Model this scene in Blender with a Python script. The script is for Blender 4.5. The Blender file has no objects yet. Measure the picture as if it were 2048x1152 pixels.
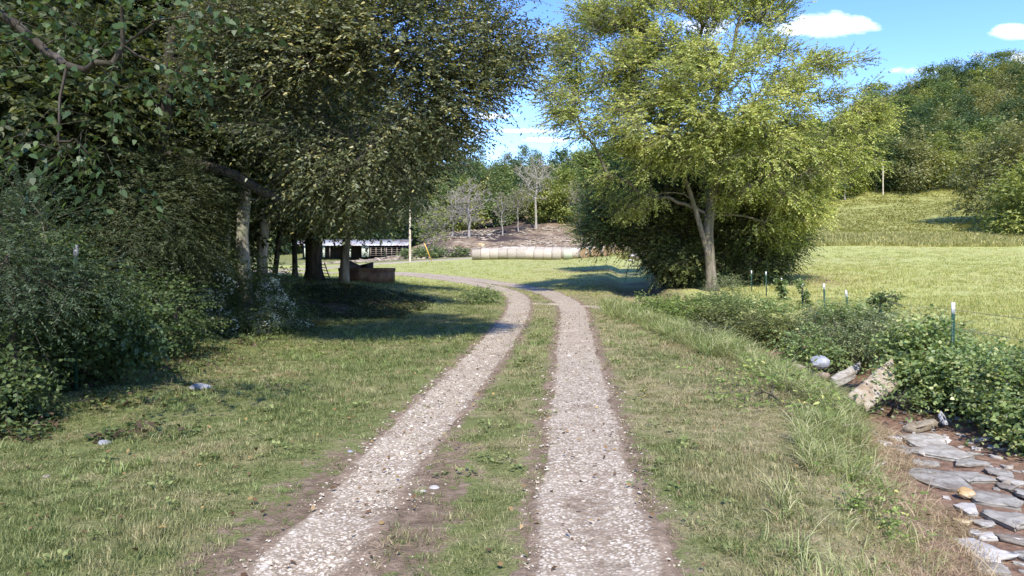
import bpy, math, random
import numpy as np
from mathutils import Vector

random.seed(7)
RNG = np.random.default_rng(7)
R = math.radians
scene = bpy.context.scene

# ------------------------------------------------------------------ camera
CAM_H = 1.8
F = 1384.0           # focal length in pixels of the 2048 px wide photograph
HOR = 530.0          # row of the horizon
cam_d = bpy.data.cameras.new("camera")
cam = bpy.data.objects.new("camera", cam_d)
scene.collection.objects.link(cam)
cam.location = (0, 0, CAM_H)
cam.rotation_euler = (R(90), 0, 0)
cam_d.sensor_width = 36.0
cam_d.lens = F / 2048 * 36.0
cam_d.shift_y = -(576 - HOR) / 2048
cam_d.clip_start = 0.05
cam_d.clip_end = 3000
scene.camera = cam

# ------------------------------------------------------------------ light
SUN_ELEV = 46.0
SUN_DIR = Vector((0.10, -0.99, 0)).normalized()      # horizontal direction towards the sun
az = math.atan2(SUN_DIR.x, SUN_DIR.y)                  # clockwise from +Y
sun_d = bpy.data.lights.new("sun", 'SUN')
sun_d.energy = 2.6
sun_d.angle = R(0.6)
sun_d.color = (1.0, 0.94, 0.84)
sun = bpy.data.objects.new("sun", sun_d)
scene.collection.objects.link(sun)
tosun = Vector((SUN_DIR.x * math.cos(R(SUN_ELEV)), SUN_DIR.y * math.cos(R(SUN_ELEV)), math.sin(R(SUN_ELEV))))
sun.rotation_euler = tosun.to_track_quat('Z', 'Y').to_euler()
sun.location = (0, 0, 60)

world = bpy.data.worlds.new("World")
scene.world = world
world.use_nodes = True
wn, wl = world.node_tree.nodes, world.node_tree.links
wn.clear()
w_out = wn.new('ShaderNodeOutputWorld')
w_bg = wn.new('ShaderNodeBackground')
w_bg.inputs['Strength'].default_value = 0.15
sky = wn.new('ShaderNodeTexSky')
sky.sky_type = 'NISHITA'
sky.sun_disc = False
sky.sun_elevation = R(SUN_ELEV)
sky.sun_rotation = az
sky.air_density = 1.0
sky.dust_density = 0.0
sky.ozone_density = 3.0

def wmath(op, a, b=None, c=None, clamp=False):
    n = wn.new('ShaderNodeMath'); n.operation = op; n.use_clamp = clamp
    for i, v in enumerate((a, b, c)):
        if v is None: continue
        if isinstance(v, (int, float)): n.inputs[i].default_value = v
        else: wl.new(v, n.inputs[i])
    return n.outputs[0]

# clouds live in the sky by direction: azimuth tangent (x/y) and elevation tangent (z/y)
geo = wn.new('ShaderNodeTexCoord')
sep = wn.new('ShaderNodeSeparateXYZ')
wl.new(geo.outputs['Generated'], sep.inputs[0])
ysafe = wmath('MAXIMUM', sep.outputs['Y'], 0.02)
ta = wmath('DIVIDE', sep.outputs['X'], ysafe)
te = wmath('DIVIDE', sep.outputs['Z'], ysafe)
cmb = wn.new('ShaderNodeCombineXYZ')
wl.new(ta, cmb.inputs[0]); wl.new(wmath('MULTIPLY', te, 2.3), cmb.inputs[1])
nz = wn.new('ShaderNodeTexNoise')
nz.inputs['Scale'].default_value = 14.0
nz.inputs['Detail'].default_value = 9.0
nz.inputs['Roughness'].default_value = 0.62
nz.inputs['Distortion'].default_value = 0.35
wl.new(cmb.outputs[0], nz.inputs['Vector'])
cloud = None
for (cx, cy, rx, ry, k) in ((1665, 50, 85, 25, .95), (1600, 55, 60, 16, 0.8), (2034, 62, 50, 17, 0.8), (2052, 118, 40, 16, .8),
                            (1842, 142, 75, 9, .5), (1952, 111, 22, 7, .4), (1420, 45, 60, 22, 0.6), (985, 232, 50, 6, .6),
                            (1050, 262, 90, 5, .62), (1090, 279, 70, 5, .62), (930, 270, 60, 8, .5)):
    dx = wmath('DIVIDE', wmath('SUBTRACT', ta, (cx - 1024) / F), rx / F)
    dy = wmath('DIVIDE', wmath('SUBTRACT', te, (HOR - cy) / F), ry / F)
    d2 = wmath('ADD', wmath('MULTIPLY', dx, dx), wmath('MULTIPLY', dy, dy))
    m = wmath('MULTIPLY', wmath('SUBTRACT', 1.0, wmath('MULTIPLY', d2, 0.5)), k)
    cloud = m if cloud is None else wmath('MAXIMUM', cloud, m)
dens = wmath('ADD', wmath('MAXIMUM', cloud, 0.0), wmath('MULTIPLY', wmath('SUBTRACT', nz.outputs['Fac'], 0.5), 1.9))
dens = wmath('MULTIPLY', wmath('MULTIPLY', wmath('SUBTRACT', dens, 0.30), 1.7, clamp=True), wmath('MULTIPLY', cloud, 3.0, clamp=True), clamp=True)
wmix = wn.new('ShaderNodeMix'); wmix.data_type = 'RGBA'
wl.new(dens, wmix.inputs[0])
# deepen the sky a little, as a polarised autumn sky
wh = wn.new('ShaderNodeHueSaturation')
wh.inputs['Hue'].default_value = 0.517
wh.inputs['Saturation'].default_value = 1.24
wh.inputs['Value'].default_value = 0.80
wl.new(sky.outputs[0], wh.inputs['Color'])
wl.new(wh.outputs[0], wmix.inputs[6])
wmix.inputs[7].default_value = (3.9, 4.0, 4.25, 1)
wl.new(wmix.outputs[2], w_bg.inputs['Color'])
wl.new(w_bg.outputs[0], w_out.inputs[0])

scene.view_settings.view_transform = 'Standard'
scene.view_settings.look = 'None'
scene.view_settings.gamma = 1.0
scene.view_settings.exposure = 1.68
scene.render.resolution_x = 1024
scene.render.resolution_y = 576
scene.render.engine = 'CYCLES'
scene.cycles.max_bounces = 8
scene.cycles.diffuse_bounces = 4
scene.cycles.transmission_bounces = 4
scene.cycles.transparent_max_bounces = 6

# ------------------------------------------------------------------ helpers
COL = scene.collection

def S(r, g, b):
    f = lambda c: (c / 255 / 12.92) if c / 255 <= 0.04045 else ((c / 255 + 0.055) / 1.055) ** 2.4
    return (f(r), f(g), f(b), 1.0)

def tag(o, label=None, cat=None, group=None, kind=None):
    if label: o['label'] = label
    if cat: o['category'] = cat
    if group: o['group'] = group
    if kind or label: o['kind'] = kind or 'thing'
    return o

def empty(name, loc=(0, 0, 0), rz=0.0):
    o = bpy.data.objects.new(name, None)
    o.location = loc; o.rotation_euler = (0, 0, rz)
    o.empty_display_size = 0.2
    COL.objects.link(o)
    return o

def mesh_np(name, V, faces_flat, face_sizes, mat=None, parent=None, smooth=False, attrs=None, loc=None, link=True):
    V = np.asarray(V, dtype=np.float32).reshape(-1, 3)
    ff = np.asarray(faces_flat, dtype=np.int32).ravel()
    fs = np.asarray(face_sizes, dtype=np.int32).ravel()
    me = bpy.data.meshes.new(name)
    me.vertices.add(len(V)); me.vertices.foreach_set('co', V.ravel())
    me.loops.add(len(ff)); me.loops.foreach_set('vertex_index', ff)
    me.polygons.add(len(fs))
    st = np.zeros(len(fs), dtype=np.int32); st[1:] = np.cumsum(fs)[:-1]
    me.polygons.foreach_set('loop_start', st)
    me.polygons.foreach_set('loop_total', fs)
    if smooth: me.polygons.foreach_set('use_smooth', np.ones(len(fs), dtype=bool))
    if attrs:
        for k, v in attrs.items():
            a = me.attributes.new(k, 'FLOAT', 'POINT')
            a.data.foreach_set('value', np.asarray(v, dtype=np.float32).ravel())
    me.update(calc_edges=True)
    if mat: me.materials.append(mat)
    o = bpy.data.objects.new(name, me)
    if link: COL.objects.link(o)
    if parent: o.parent = parent
    if loc is not None: o.location = loc
    return o

class MB:
    """collects simple shapes and links them as one mesh"""
    def __init__(self): self.V = []; self.Fc = []; self.n = 0
    def add(self, V, Fc):
        self.V.extend([tuple(v) for v in V]); self.Fc.extend([[i + self.n for i in f] for f in Fc]); self.n += len(V)
    def box(self, c, s, rz=0, rx=0, ry=0, taper=1.0):
        from mathutils import Euler
        E = Euler((rx, ry, rz)).to_matrix()
        P = []
        for z in (-1, 1):
            k = 1.0 if z < 0 else taper
            for x, y in ((-1, -1), (1, -1), (1, 1), (-1, 1)):
                v = E @ Vector((x * s[0] / 2 * k, y * s[1] / 2 * k, z * s[2] / 2))
                P.append((v.x + c[0], v.y + c[1], v.z + c[2]))
        self.add(P, [(3, 2, 1, 0), (4, 5, 6, 7), (0, 1, 5, 4), (1, 2, 6, 5), (2, 3, 7, 6), (3, 0, 4, 7)])
    def bar(self, a, b, r0, r1=None, n=6, cap=True):
        r1 = r0 if r1 is None else r1
        a = Vector(a); b = Vector(b); d = (b - a).normalized()
        u = d.orthogonal().normalized(); w = d.cross(u)
        P = []
        for p, r in ((a, r0), (b, r1)):
            for k in range(n):
                t = 2 * math.pi * k / n
                P.append(p + (u * math.cos(t) + w * math.sin(t)) * r)
        Fs = [(k, (k + 1) % n, n + (k + 1) % n, n + k) for k in range(n)]
        if cap: Fs += [tuple(range(n - 1, -1, -1)), tuple(range(n, 2 * n))]
        self.add(P, Fs)
    def build(self, name, mat, parent=None, smooth=False, link=True):
        ff = [i for f in self.Fc for i in f]
        return mesh_np(name, self.V, ff, [len(f) for f in self.Fc], mat, parent, smooth, link=link)

def unit(v):
    return v / np.maximum(np.linalg.norm(v, axis=-1, keepdims=True), 1e-9)

def randdir(n, rng=None):
    rng = rng or RNG
    return unit(rng.normal(size=(n, 3)))

# hashed value noise
_P = np.random.default_rng(3).random((256, 256)).astype(np.float32)
def vnoise(x, y):
    xi = np.floor(x).astype(int); yi = np.floor(y).astype(int)
    fx = x - xi; fy = y - yi
    fx = fx * fx * (3 - 2 * fx); fy = fy * fy * (3 - 2 * fy)
    a = _P[xi & 255, yi & 255]; b = _P[(xi + 1) & 255, yi & 255]
    c = _P[xi & 255, (yi + 1) & 255]; d = _P[(xi + 1) & 255, (yi + 1) & 255]
    return (a * (1 - fx) + b * fx) * (1 - fy) + (c * (1 - fx) + d * fx) * fy - 0.5
def fbm(x, y, o=4):
    s = 0; a = 1.0
    for k in range(o):
        s = s + a * vnoise(x * 2 ** k + 17.3 * k, y * 2 ** k + 9.1 * k); a *= 0.5
    return s
def smooth(a, b, x):
    t = np.clip((x - a) / (b - a), 0, 1); return t * t * (3 - 2 * t)

# ------------------------------------------------------------------ terrain
def PW(px, py, Y):
    return ((px - 1024) / F * Y, Y, CAM_H - (py - HOR) / F * Y)
ctrl = [(0, -6, 0), (-8, -4, 0.05), (8, -4, 0.0), (0, 0, 0), (-6, 0, 0), (6, 0, 0), (-30, -3, .6), (30, -3, .5),
        (-2, 4, 0), (1, 4, 0), (3, 4, 0), (-4, 7, 0), (0, 7, 0), (3, 7, 0), (8, 7, 0.05), (-8, 8, 0.1),
        (-4, 11.3, 0), (1, 11.3, 0), (4, 11.3, 0), (8, 12, 0), (-9, 13, 0.2), (16, 10, 0.15),
        (-5, 17, 0), (-1, 20.8, 0), (1.8, 20.8, 0), (5, 20, 0), (9.5, 21, 0.0), (16, 20, .15), (26, 22, .3), (-12, 20, .3), (-25, 20, .8),
        (-4, 27, 0.02), (0, 30, 0.06), (5, 29, 0.1), (8.3, 29.5, 0.4), (12, 33, .3), (-7.5, 24.5, 0.05),
        PW(700, 566, 33), PW(580, 575, 33), PW(760, 566, 36), PW(400, 560, 36), PW(100, 550, 40),
        (-4.0, 33, .22), PW(1090, 590, 38), PW(1000, 575, 46), PW(880, 556, 58), PW(780, 548, 66), PW(1250, 575, 42), PW(1250, 545, 56),
        PW(640, 536, 85), PW(830, 523, 98), PW(945, 517, 105), PW(945, 520, 94), PW(1140, 519.5, 92), PW(1000, 514, 100), PW(1180, 512.5, 100), PW(980, 516.5, 97), PW(1080, 516.5, 97), PW(1160, 516, 97), PW(1080, 513.5, 100), PW(1000, 511.5, 103), PW(1080, 511, 103), PW(1180, 510.5, 103), PW(1230, 512, 92), PW(500, 535, 90), PW(100, 530, 90),
        PW(700, 513, 150), PW(820, 511, 150), PW(560, 512, 150), PW(100, 480, 150),
        PW(880, 512, 115), PW(1000, 511, 115), PW(1150, 508, 115), PW(1300, 500, 115),
        PW(860, 478, 150), PW(930, 472, 140), PW(1000, 470, 148), PW(1100, 455, 160), PW(1180, 452, 160), PW(1300, 450, 150),
        PW(950, 440, 200), PW(1100, 415, 220), PW(1000, 370, 290), PW(1150, 365, 290), PW(700, 420, 240), PW(200, 400, 260), PW(800, 360, 330),
        PW(1900, 580, 33), PW(1800, 545, 45), PW(2100, 560, 40), PW(1650, 560, 42), PW(1550, 565, 40), PW(2000, 520, 62), PW(1700, 516, 65),
        PW(1650, 495, 88), PW(1850, 494, 90), PW(2048, 494, 90), PW(2400, 494, 90), PW(1500, 510, 80),
        PW(1650, 474, 104), PW(2048, 472, 104), PW(2400, 470, 104),
        PW(1630, 412, 170), PW(1750, 393, 180), PW(1900, 372, 190), PW(2100, 352, 196), PW(2500, 330, 200),
        PW(1780, 440, 140), PW(1950, 420, 145),
        PW(1760, 300, 250), PW(1900, 260, 250), PW(2100, 235, 250), PW(2500, 220, 250),
        PW(1790, 245, 320), PW(1900, 205, 320), PW(2048, 185, 320), PW(2500, 180, 330), PW(1450, 350, 260), PW(1300, 360, 290), PW(1600, 300, 300),
        (-400, 900, 60), (0, 900, 70), (400, 900, 100), (900, 900, 90), (-900, 900, 60), (-200, 400, 70), (120, 430, 75), (400, 500, 130),
        (-100, 60, 2.5), (-60, 30, 1.6), (60, 20, 1.0), (110, 60, 2.5)]
ctrl = np.array(ctrl, float)
def uv_(x, y):
    w = np.log(np.maximum(y + 15, 1.0))
    return np.stack([x / (np.maximum(y, -10) + 15) * 1.5, w * 1.2], -1)
_cu = uv_(ctrl[:, 0], ctrl[:, 1])
def _k(d2):
    return 0.5 * d2 * np.log(d2 + 1e-12)
_n = len(ctrl)
_A = np.zeros((_n + 3, _n + 3))
_A[:_n, :_n] = _k(((_cu[:, None] - _cu[None]) ** 2).sum(-1)) + np.eye(_n) * 2e-4
_A[:_n, _n] = 1; _A[:_n, _n + 1:] = _cu; _A[_n, :_n] = 1; _A[_n + 1:, :_n] = _cu.T
_b = np.zeros(_n + 3); _b[:_n] = ctrl[:, 2]
_w = np.linalg.solve(_A, _b)
def hbase(x, y):
    x = np.asarray(x, float); y = np.asarray(y, float)
    sh = np.broadcast(x, y).shape
    u = uv_(np.broadcast_to(x, sh).ravel(), np.broadcast_to(y, sh).ravel())
    out = np.zeros(len(u))
    for s in range(0, len(u), 40000):
        q = u[s:s + 40000]
        d2 = ((q[:, None] - _cu[None]) ** 2).sum(-1)
        out[s:s + 40000] = _k(d2) @ _w[:_n] + _w[_n] + q @ _w[_n + 1:]
    return out.reshape(sh)

def poly_dist(x, y, P):
    """signed distance (positive on the right of travel), and arc parameter"""
    x = np.asarray(x, float); y = np.asarray(y, float)
    best = np.full(x.shape, 1e9); sg = np.zeros(x.shape); par = np.zeros(x.shape)
    L = 0
    for (ax, ay), (bx, by) in zip(P[:-1], P[1:]):
        dx, dy = bx - ax, by - ay; l = math.hypot(dx, dy)
        t = np.clip(((x - ax) * dx + (y - ay) * dy) / (l * l), 0, 1)
        ex = x - ax - t * dx; ey = y - ay - t * dy
        d = np.hypot(ex, ey)
        m = d < best
        best = np.where(m, d, best)
        sg = np.where(m, np.sign(dy * ex - dx * ey), sg)
        par = np.where(m, L + t * l, par)
        L += l
    return best * np.where(sg == 0, 1, sg), par

CREEK = [(2.2, -2.0), (3.2, 2.5), (3.95, 4.0), (4.45, 5.0), (4.95, 6.1), (5.5, 7.5), (6.05, 9.0), (6.45, 10.7), (6.6, 13), (6.7, 16), (6.6, 20),
         (6.3, 25), (6.2, 30), (7.4, 40), (9.5, 55), (13.5, 80), (16.5, 96)]
CD_Y = [-2, 8, 14, 22, 30, 50, 96]
CD_D = [.62, .60, .55, .5, .4, .45, .5]
def creek(x, y):
    d, _ = poly_dist(x, y, CREEK)
    D = np.interp(y, CD_Y, CD_D)
    wob = 0.18 * vnoise(x * 0.9, y * 0.9) * 2
    dl = -d + wob; dr = d + wob
    f = np.where(d < 0, 1 - smooth(0.75, 2.1, dl), 1 - smooth(0.85, 1.55, dr))
    return d, D * f, f

def gp(px, py, base=True):
    """point where the sight line through a photograph pixel meets the ground"""
    Ys = np.exp(np.linspace(math.log(3.0), math.log(500), 900))
    X = (px - 1024) / F * Ys; Z = CAM_H - (py - HOR) / F * Ys
    H = hbase(X, Ys)
    k = np.where(Z <= H)[0]
    if len(k) == 0: return (X[-1], Ys[-1], H[-1])
    k = k[0]
    if k == 0: return (X[0], Ys[0], H[0])
    d0 = Z[k - 1] - H[k - 1]; d1 = H[k] - Z[k]; t = d0 / (d0 + d1)
    Y = Ys[k - 1] + t * (Ys[k] - Ys[k - 1])
    return ((px - 1024) / F * Y, Y, CAM_H - (py - HOR) / F * Y)

LR = [(600, 1152), (631, 1100), (728, 1000), (799, 900), (869, 820), (932, 750), (980, 700), (1020, 650), (1037, 620), (1038, 602), (1030, 591),
      (1012, 582), (985, 574.5), (948, 567), (903, 560), (850, 553), (800, 549)]
RR = [(1200, 1152), (1194, 1100), (1175, 1000), (1170, 900), (1162, 820), (1159, 750), (1152, 700), (1149, 650), (1146, 620), (1135, 606), (1118, 596),
      (1100, 587.5), (1072, 580), (1040, 573), (998, 566.5), (945, 559.5), (880, 552), (812, 547)]
def densify(P, step):
    out = [P[0]]
    # Catmull-Rom
    Q = [P[0]] + list(P) + [P[-1]]
    for i in range(1, len(Q) - 2):
        p0, p1, p2, p3 = [np.array(q) for q in Q[i - 1:i + 3]]
        n = max(1, int(np.linalg.norm(p2 - p1) / step))
        for k in range(1, n + 1):
            t = k / n
            out.append(tuple(0.5 * ((2 * p1) + (-p0 + p2) * t + (2 * p0 - 5 * p1 + 4 * p2 - p3) * t * t + (-p0 + 3 * p1 - 3 * p2 + p3) * t ** 3)))
    return out
def pathpx(P): return [gp(*p)[:2] for p in P]
LRW = pathpx(LR); RRW = pathpx(RR)
LRW = [(LRW[0][0] + (LRW[0][0] - LRW[2][0]) * 2.2, -1.5)] + LRW
RRW = [(RRW[0][0] + .05, -1.5)] + RRW
endp = gp(760, 547)
LRW.append((endp[0] - .5, endp[1] + .3)); RRW.append((endp[0] - 1, endp[1] + 1.6))
LRW.append((endp[0] - 18, endp[1] + 3)); RRW.append((endp[0] - 18, endp[1] + 4.6))
LRW = densify(LRW, 0.5); RRW = densify(RRW, 0.5)
SPUR = [gp(1068, 608)[:2], gp(1110, 609)[:2], gp(1160, 612)[:2], gp(1212, 617)[:2], gp(1235, 619)[:2]]
ROADW = [gp(*p)[:2] for p in ((380, 546), (560, 541), (640, 536), (740, 529), (830, 523), (900, 519), (945, 516.5))]
ROADW.append((ROADW[-1][0] + 9, ROADW[-1][1] + 4)); ROADW.append((ROADW[-1][0] + 12, ROADW[-1][1] + 1))

def rut_info(x, y):
    dl, _ = poly_dist(x, y, LRW); dr, _ = poly_dist(x, y, RRW)
    wl_ = np.interp(y, [0, 4.4, 11, 30, 60], [.34, .37, .46, .5, .8])
    wr_ = np.interp(y, [0, 4.4, 11, 30, 60], [.42, .43, .46, .55, .8])
    return np.abs(dl) - wl_, np.abs(dr) - wr_

def h(x, y):
    x = np.asarray(x, float); y = np.asarray(y, float)
    z = hbase(x, y)
    d, c, _ = creek(x, y)
    z = z - c
    el, er = rut_info(x, y)
    near = 1 - smooth(40, 70, y)
    z = z - near * (0.045 * (1 - smooth(-.35, .12, el)) + 0.035 * (1 - smooth(-.35, .12, er)))
    z = z + 0.035 * fbm(x * .7, y * .7, 3) * (1 - smooth(60, 100, y)) + smooth(60, 160, y) * 0.5 * fbm(x * .05, y * .05, 3)
    # rough bank in front of the rusty ring
    z = z + 0.10 * fbm(x * 1.7, y * 1.7, 3) * smooth(23, 25, y) * (1 - smooth(31, 34, y)) * smooth(-4.0, -6.0, x)
    # broken ground on the cleared hillside
    rock = smooth(112, 122, y) * (1 - smooth(175, 190, y)) * smooth(-30, -20, x) * (1 - smooth(45, 60, x))
    z = z + rock * (0.55 * fbm(x * .22, y * .5, 4) + .25 * fbm(x * .9, y * 1.6, 2))
    return z
def hs(x, y): return float(h(np.array([x]), np.array([y]))[0])

# ------------------------------------------------------------------ materials
def newmat(name):
    m = bpy.data.materials.new(name); m.use_nodes = True
    nt = m.node_tree
    for n in list(nt.nodes):
        if n.type != 'OUTPUT_MATERIAL': nt.nodes.remove(n)
    out = [n for n in nt.nodes if n.type == 'OUTPUT_MATERIAL'][0]
    return m, nt.nodes, nt.links, out

class NT:
    def __init__(s, name):
        s.m, s.n, s.l, s.out = newmat(name)
        g = s.n.new('ShaderNodeNewGeometry'); s.pos = g.outputs['Position']; s.geo = g
        s._obj = None
    def objco(s):
        if s._obj is None: s._obj = s.n.new('ShaderNodeTexCoord').outputs['Object']
        return s._obj
    def put(s, sock, v):
        if v is None: return
        if isinstance(v, (int, float)): sock.default_value = v
        elif isinstance(v, tuple): sock.default_value = v
        else: s.l.new(v, sock)
    def math(s, op, a, b=None, clamp=False):
        n = s.n.new('ShaderNodeMath'); n.operation = op; n.use_clamp = clamp
        s.put(n.inputs[0], a); s.put(n.inputs[1], b); return n.outputs[0]
    def noise(s, scale, detail=4, rough=.55, vec=None, stretch=None, dist=0.0):
        n = s.n.new('ShaderNodeTexNoise')
        n.inputs['Scale'].default_value = scale; n.inputs['Detail'].default_value = detail
        n.inputs['Roughness'].default_value = rough; n.inputs['Distortion'].default_value = dist
        v = vec if vec is not None else s.pos
        if stretch:
            mp = s.n.new('ShaderNodeMapping'); mp.inputs['Scale'].default_value = stretch
            s.l.new(v, mp.inputs['Vector']); v = mp.outputs[0]
        s.l.new(v, n.inputs['Vector'])
        return n.outputs['Fac']
    def voro(s, scale, vec=None, feature='F1', out='Distance', rnd=1.0):
        n = s.n.new('ShaderNodeTexVoronoi'); n.feature = feature
        n.inputs['Scale'].default_value = scale; n.inputs['Randomness'].default_value = rnd
        s.l.new(vec if vec is not None else s.pos, n.inputs['Vector'])
        return n.outputs[out]
    def ramp(s, fac, stops, interp='LINEAR'):
        n = s.n.new('ShaderNodeValToRGB'); cr = n.color_ramp; cr.interpolation = interp
        while len(cr.elements) < len(stops): cr.elements.new(0.5)
        for e, (p, c) in zip(cr.elements, stops):
            e.position = p; e.color = c if len(c) == 4 else (*c, 1)
        s.put(n.inputs[0], fac); return n.outputs[0]
    def rng(s, fac, a, b, c=0.0, d=1.0):
        n = s.n.new('ShaderNodeMapRange'); n.clamp = True
        s.put(n.inputs[0], fac)
        for i, v in ((1, a), (2, b), (3, c), (4, d)): n.inputs[i].default_value = v
        return n.outputs[0]
    def mix(s, fac, a, b, mode='MIX'):
        n = s.n.new('ShaderNodeMix'); n.data_type = 'RGBA'; n.blend_type = mode
        s.put(n.inputs[0], fac); s.put(n.inputs[6], a); s.put(n.inputs[7], b); return n.outputs[2]
    def attr(s, name, typ='GEOMETRY'):
        n = s.n.new('ShaderNodeAttribute'); n.attribute_name = name; n.attribute_type = typ
        return n.outputs['Fac']
    def bump(s, height, strength=.5, dist=.02):
        n = s.n.new('ShaderNodeBump'); n.inputs['Strength'].default_value = strength; n.inputs['Distance'].default_value = dist
        s.put(n.inputs['Height'], height); return n.outputs[0]
    def bsdf(s, col, rough=.8, nrm=None, metal=0.0, spec=.3):
        p = s.n.new('ShaderNodeBsdfPrincipled')
        s.put(p.inputs['Base Color'], col); s.put(p.inputs['Roughness'], rough); s.put(p.inputs['Metallic'], metal)
        p.inputs['Specular IOR Level'].default_value = spec
        if nrm is not None: s.l.new(nrm, p.inputs['Normal'])
        return p.outputs[0]
    def done(s, sh):
        s.l.new(sh, s.out.inputs['Surface']); return s.m

def leafmat(name, stops, trans=0.35, rough=.55, patch=None, spec=.35, tcol=1.6):
    t = NT(name)
    v = t.attr('tint')
    c = t.ramp(v, stops)
    if patch:
        c = t.mix(t.rng(t.noise(patch[0], 3), patch[1], patch[1] + .15), c, patch[2])
    p = t.bsdf(c, rough, spec=spec)
    tr = t.n.new('ShaderNodeBsdfTranslucent')
    cc = t.mix(1.0, c, (tcol, tcol * 1.0, tcol * .45, 1), 'MULTIPLY')
    t.l.new(cc, tr.inputs['Color'])
    mx = t.n.new('ShaderNodeMixShader'); mx.inputs[0].default_value = trans
    t.l.new(p, mx.inputs[1]); t.l.new(tr.outputs[0], mx.inputs[2])
    return t.done(mx.outputs[0])

def barkmat(name, a, b, c, sc=6.0):
    t = NT(name)
    n1 = t.noise(sc, 6, .65, vec=t.objco(), stretch=(1, 1, .18))
    n2 = t.noise(1.3, 4, .6, vec=t.objco())
    col = t.ramp(n1, [(.3, a), (.52, b), (.7, c)])
    col = t.mix(t.rng(n2, .5, .68), col, (b[0] * .7, b[1] * .85, b[2] * .6, 1))
    n3 = t.noise(sc * 4, 4, .7, vec=t.objco(), stretch=(1, 1, .25))
    return t.done(t.bsdf(col, .9, t.bump(t.math('ADD', n1, n3), .9, .03), spec=.15))

# shared grass colour used by the soil sheet and the blades standing in it
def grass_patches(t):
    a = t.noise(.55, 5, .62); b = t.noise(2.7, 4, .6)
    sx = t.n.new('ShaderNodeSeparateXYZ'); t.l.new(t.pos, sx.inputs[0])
    b = t.math('ADD', b, t.rng(sx.outputs[0], -1.5, 2.5, -.09, .17))     # lawn drier right of the track; shade on the left put into the colour
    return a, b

def mat_ground():
    t = NT("ground_soil_and_turf")
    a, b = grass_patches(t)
    fine = t.noise(38, 5, .7); mid = t.noise(9, 4, .65)
    green = t.ramp(fine, [(.25, (.070, .088, .026)), (.5, (.145, .160, .055)), (.75, (.235, .235, .098))])
    dry = t.ramp(fine, [(.25, (.135, .110, .055)), (.5, (.26, .22, .115)), (.75, (.38, .33, .185))])
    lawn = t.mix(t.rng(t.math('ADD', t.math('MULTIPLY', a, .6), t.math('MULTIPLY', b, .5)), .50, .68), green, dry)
    dirt = t.ramp(mid, [(.3, (.12, .072, .048)), (.55, (.225, .142, .095)), (.75, (.33, .23, .165))])
    sx2 = t.n.new('ShaderNodeSeparateXYZ'); t.l.new(t.pos, sx2.inputs[0])
    dirt = t.mix(t.rng(sx2.outputs[0], 2.4, 3.6), t.ramp(mid, [(.3, (.105, .074, .050)), (.55, (.205, .148, .100)), (.75, (.31, .24, .172))]), dirt)
    # field: bright yellow green
    fa = t.noise(.12, 5, .6); fb = t.noise(3.5, 5, .75)
    field = t.ramp(fb, [(.25, (.225, .245, .075)), (.5, (.345, .36, .125)), (.75, (.46, .455, .20))])
    field = t.mix(t.math('MULTIPLY', t.rng(fa, .46, .66), .55), field, (.34, .31, .13, 1))
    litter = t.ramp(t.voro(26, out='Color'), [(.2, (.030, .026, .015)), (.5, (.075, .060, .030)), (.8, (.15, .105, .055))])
    rk = t.voro(1.1, out='Color'); rn = t.noise(.9, 6, .8, stretch=(.5, 1.4, 1))
    rocky = t.ramp(rn, [(.35, (.085, .056, .036)), (.48, (.175, .125, .082)), (.56, (.29, .225, .155)), (.66, (.42, .355, .265))])
    rocky = t.mix(t.rng(t.noise(.07, 4, .6), .50, .62), rocky, (.055, .040, .036, 1))
    c = t.mix(t.attr('field'), lawn, field)
    c = t.mix(t.math('MULTIPLY', t.attr('hill'), 1.0), c, t.ramp(t.noise(.8, 6, .75, stretch=(.35, 1, 1)), [(.3, (.175, .190, .055)), (.52, (.26, .265, .085)), (.72, (.34, .32, .12))]))
    c = t.mix(t.attr('rocky'), c, rocky)
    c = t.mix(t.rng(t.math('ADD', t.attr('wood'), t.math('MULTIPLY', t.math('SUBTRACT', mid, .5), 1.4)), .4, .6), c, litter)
    c = t.mix(t.attr('char'), c, (.045, .036, .034, 1))
    e = t.math('ADD', t.attr('dirt'), t.math('MULTIPLY', t.math('SUBTRACT', mid, .5), 1.6))
    e2 = t.math('ADD', e, t.math('MULTIPLY', t.math('SUBTRACT', b, .5), 1.2))
    c = t.mix(t.rng(e2, .42, .62), c, dirt)
    bm = t.math('ADD', fine, t.math('MULTIPLY', mid, 1.5))
    return t.done(t.bsdf(c, .95, t.bump(bm, .8, .03), spec=.1))

def gravel_color(t, scale, pal, dirtcol, dirtamt=.5):
    vc = t.voro(scale, out='Color'); vd = t.voro(scale, out='Distance')
    sepc = t.n.new('ShaderNodeSeparateColor'); t.l.new(vc, sepc.inputs[0])
    stone = t.ramp(sepc.outputs[0], pal)
    gap = t.rng(vd, .38, .56)
    col = t.mix(gap, stone, dirtcol)
    return col, vd

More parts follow.
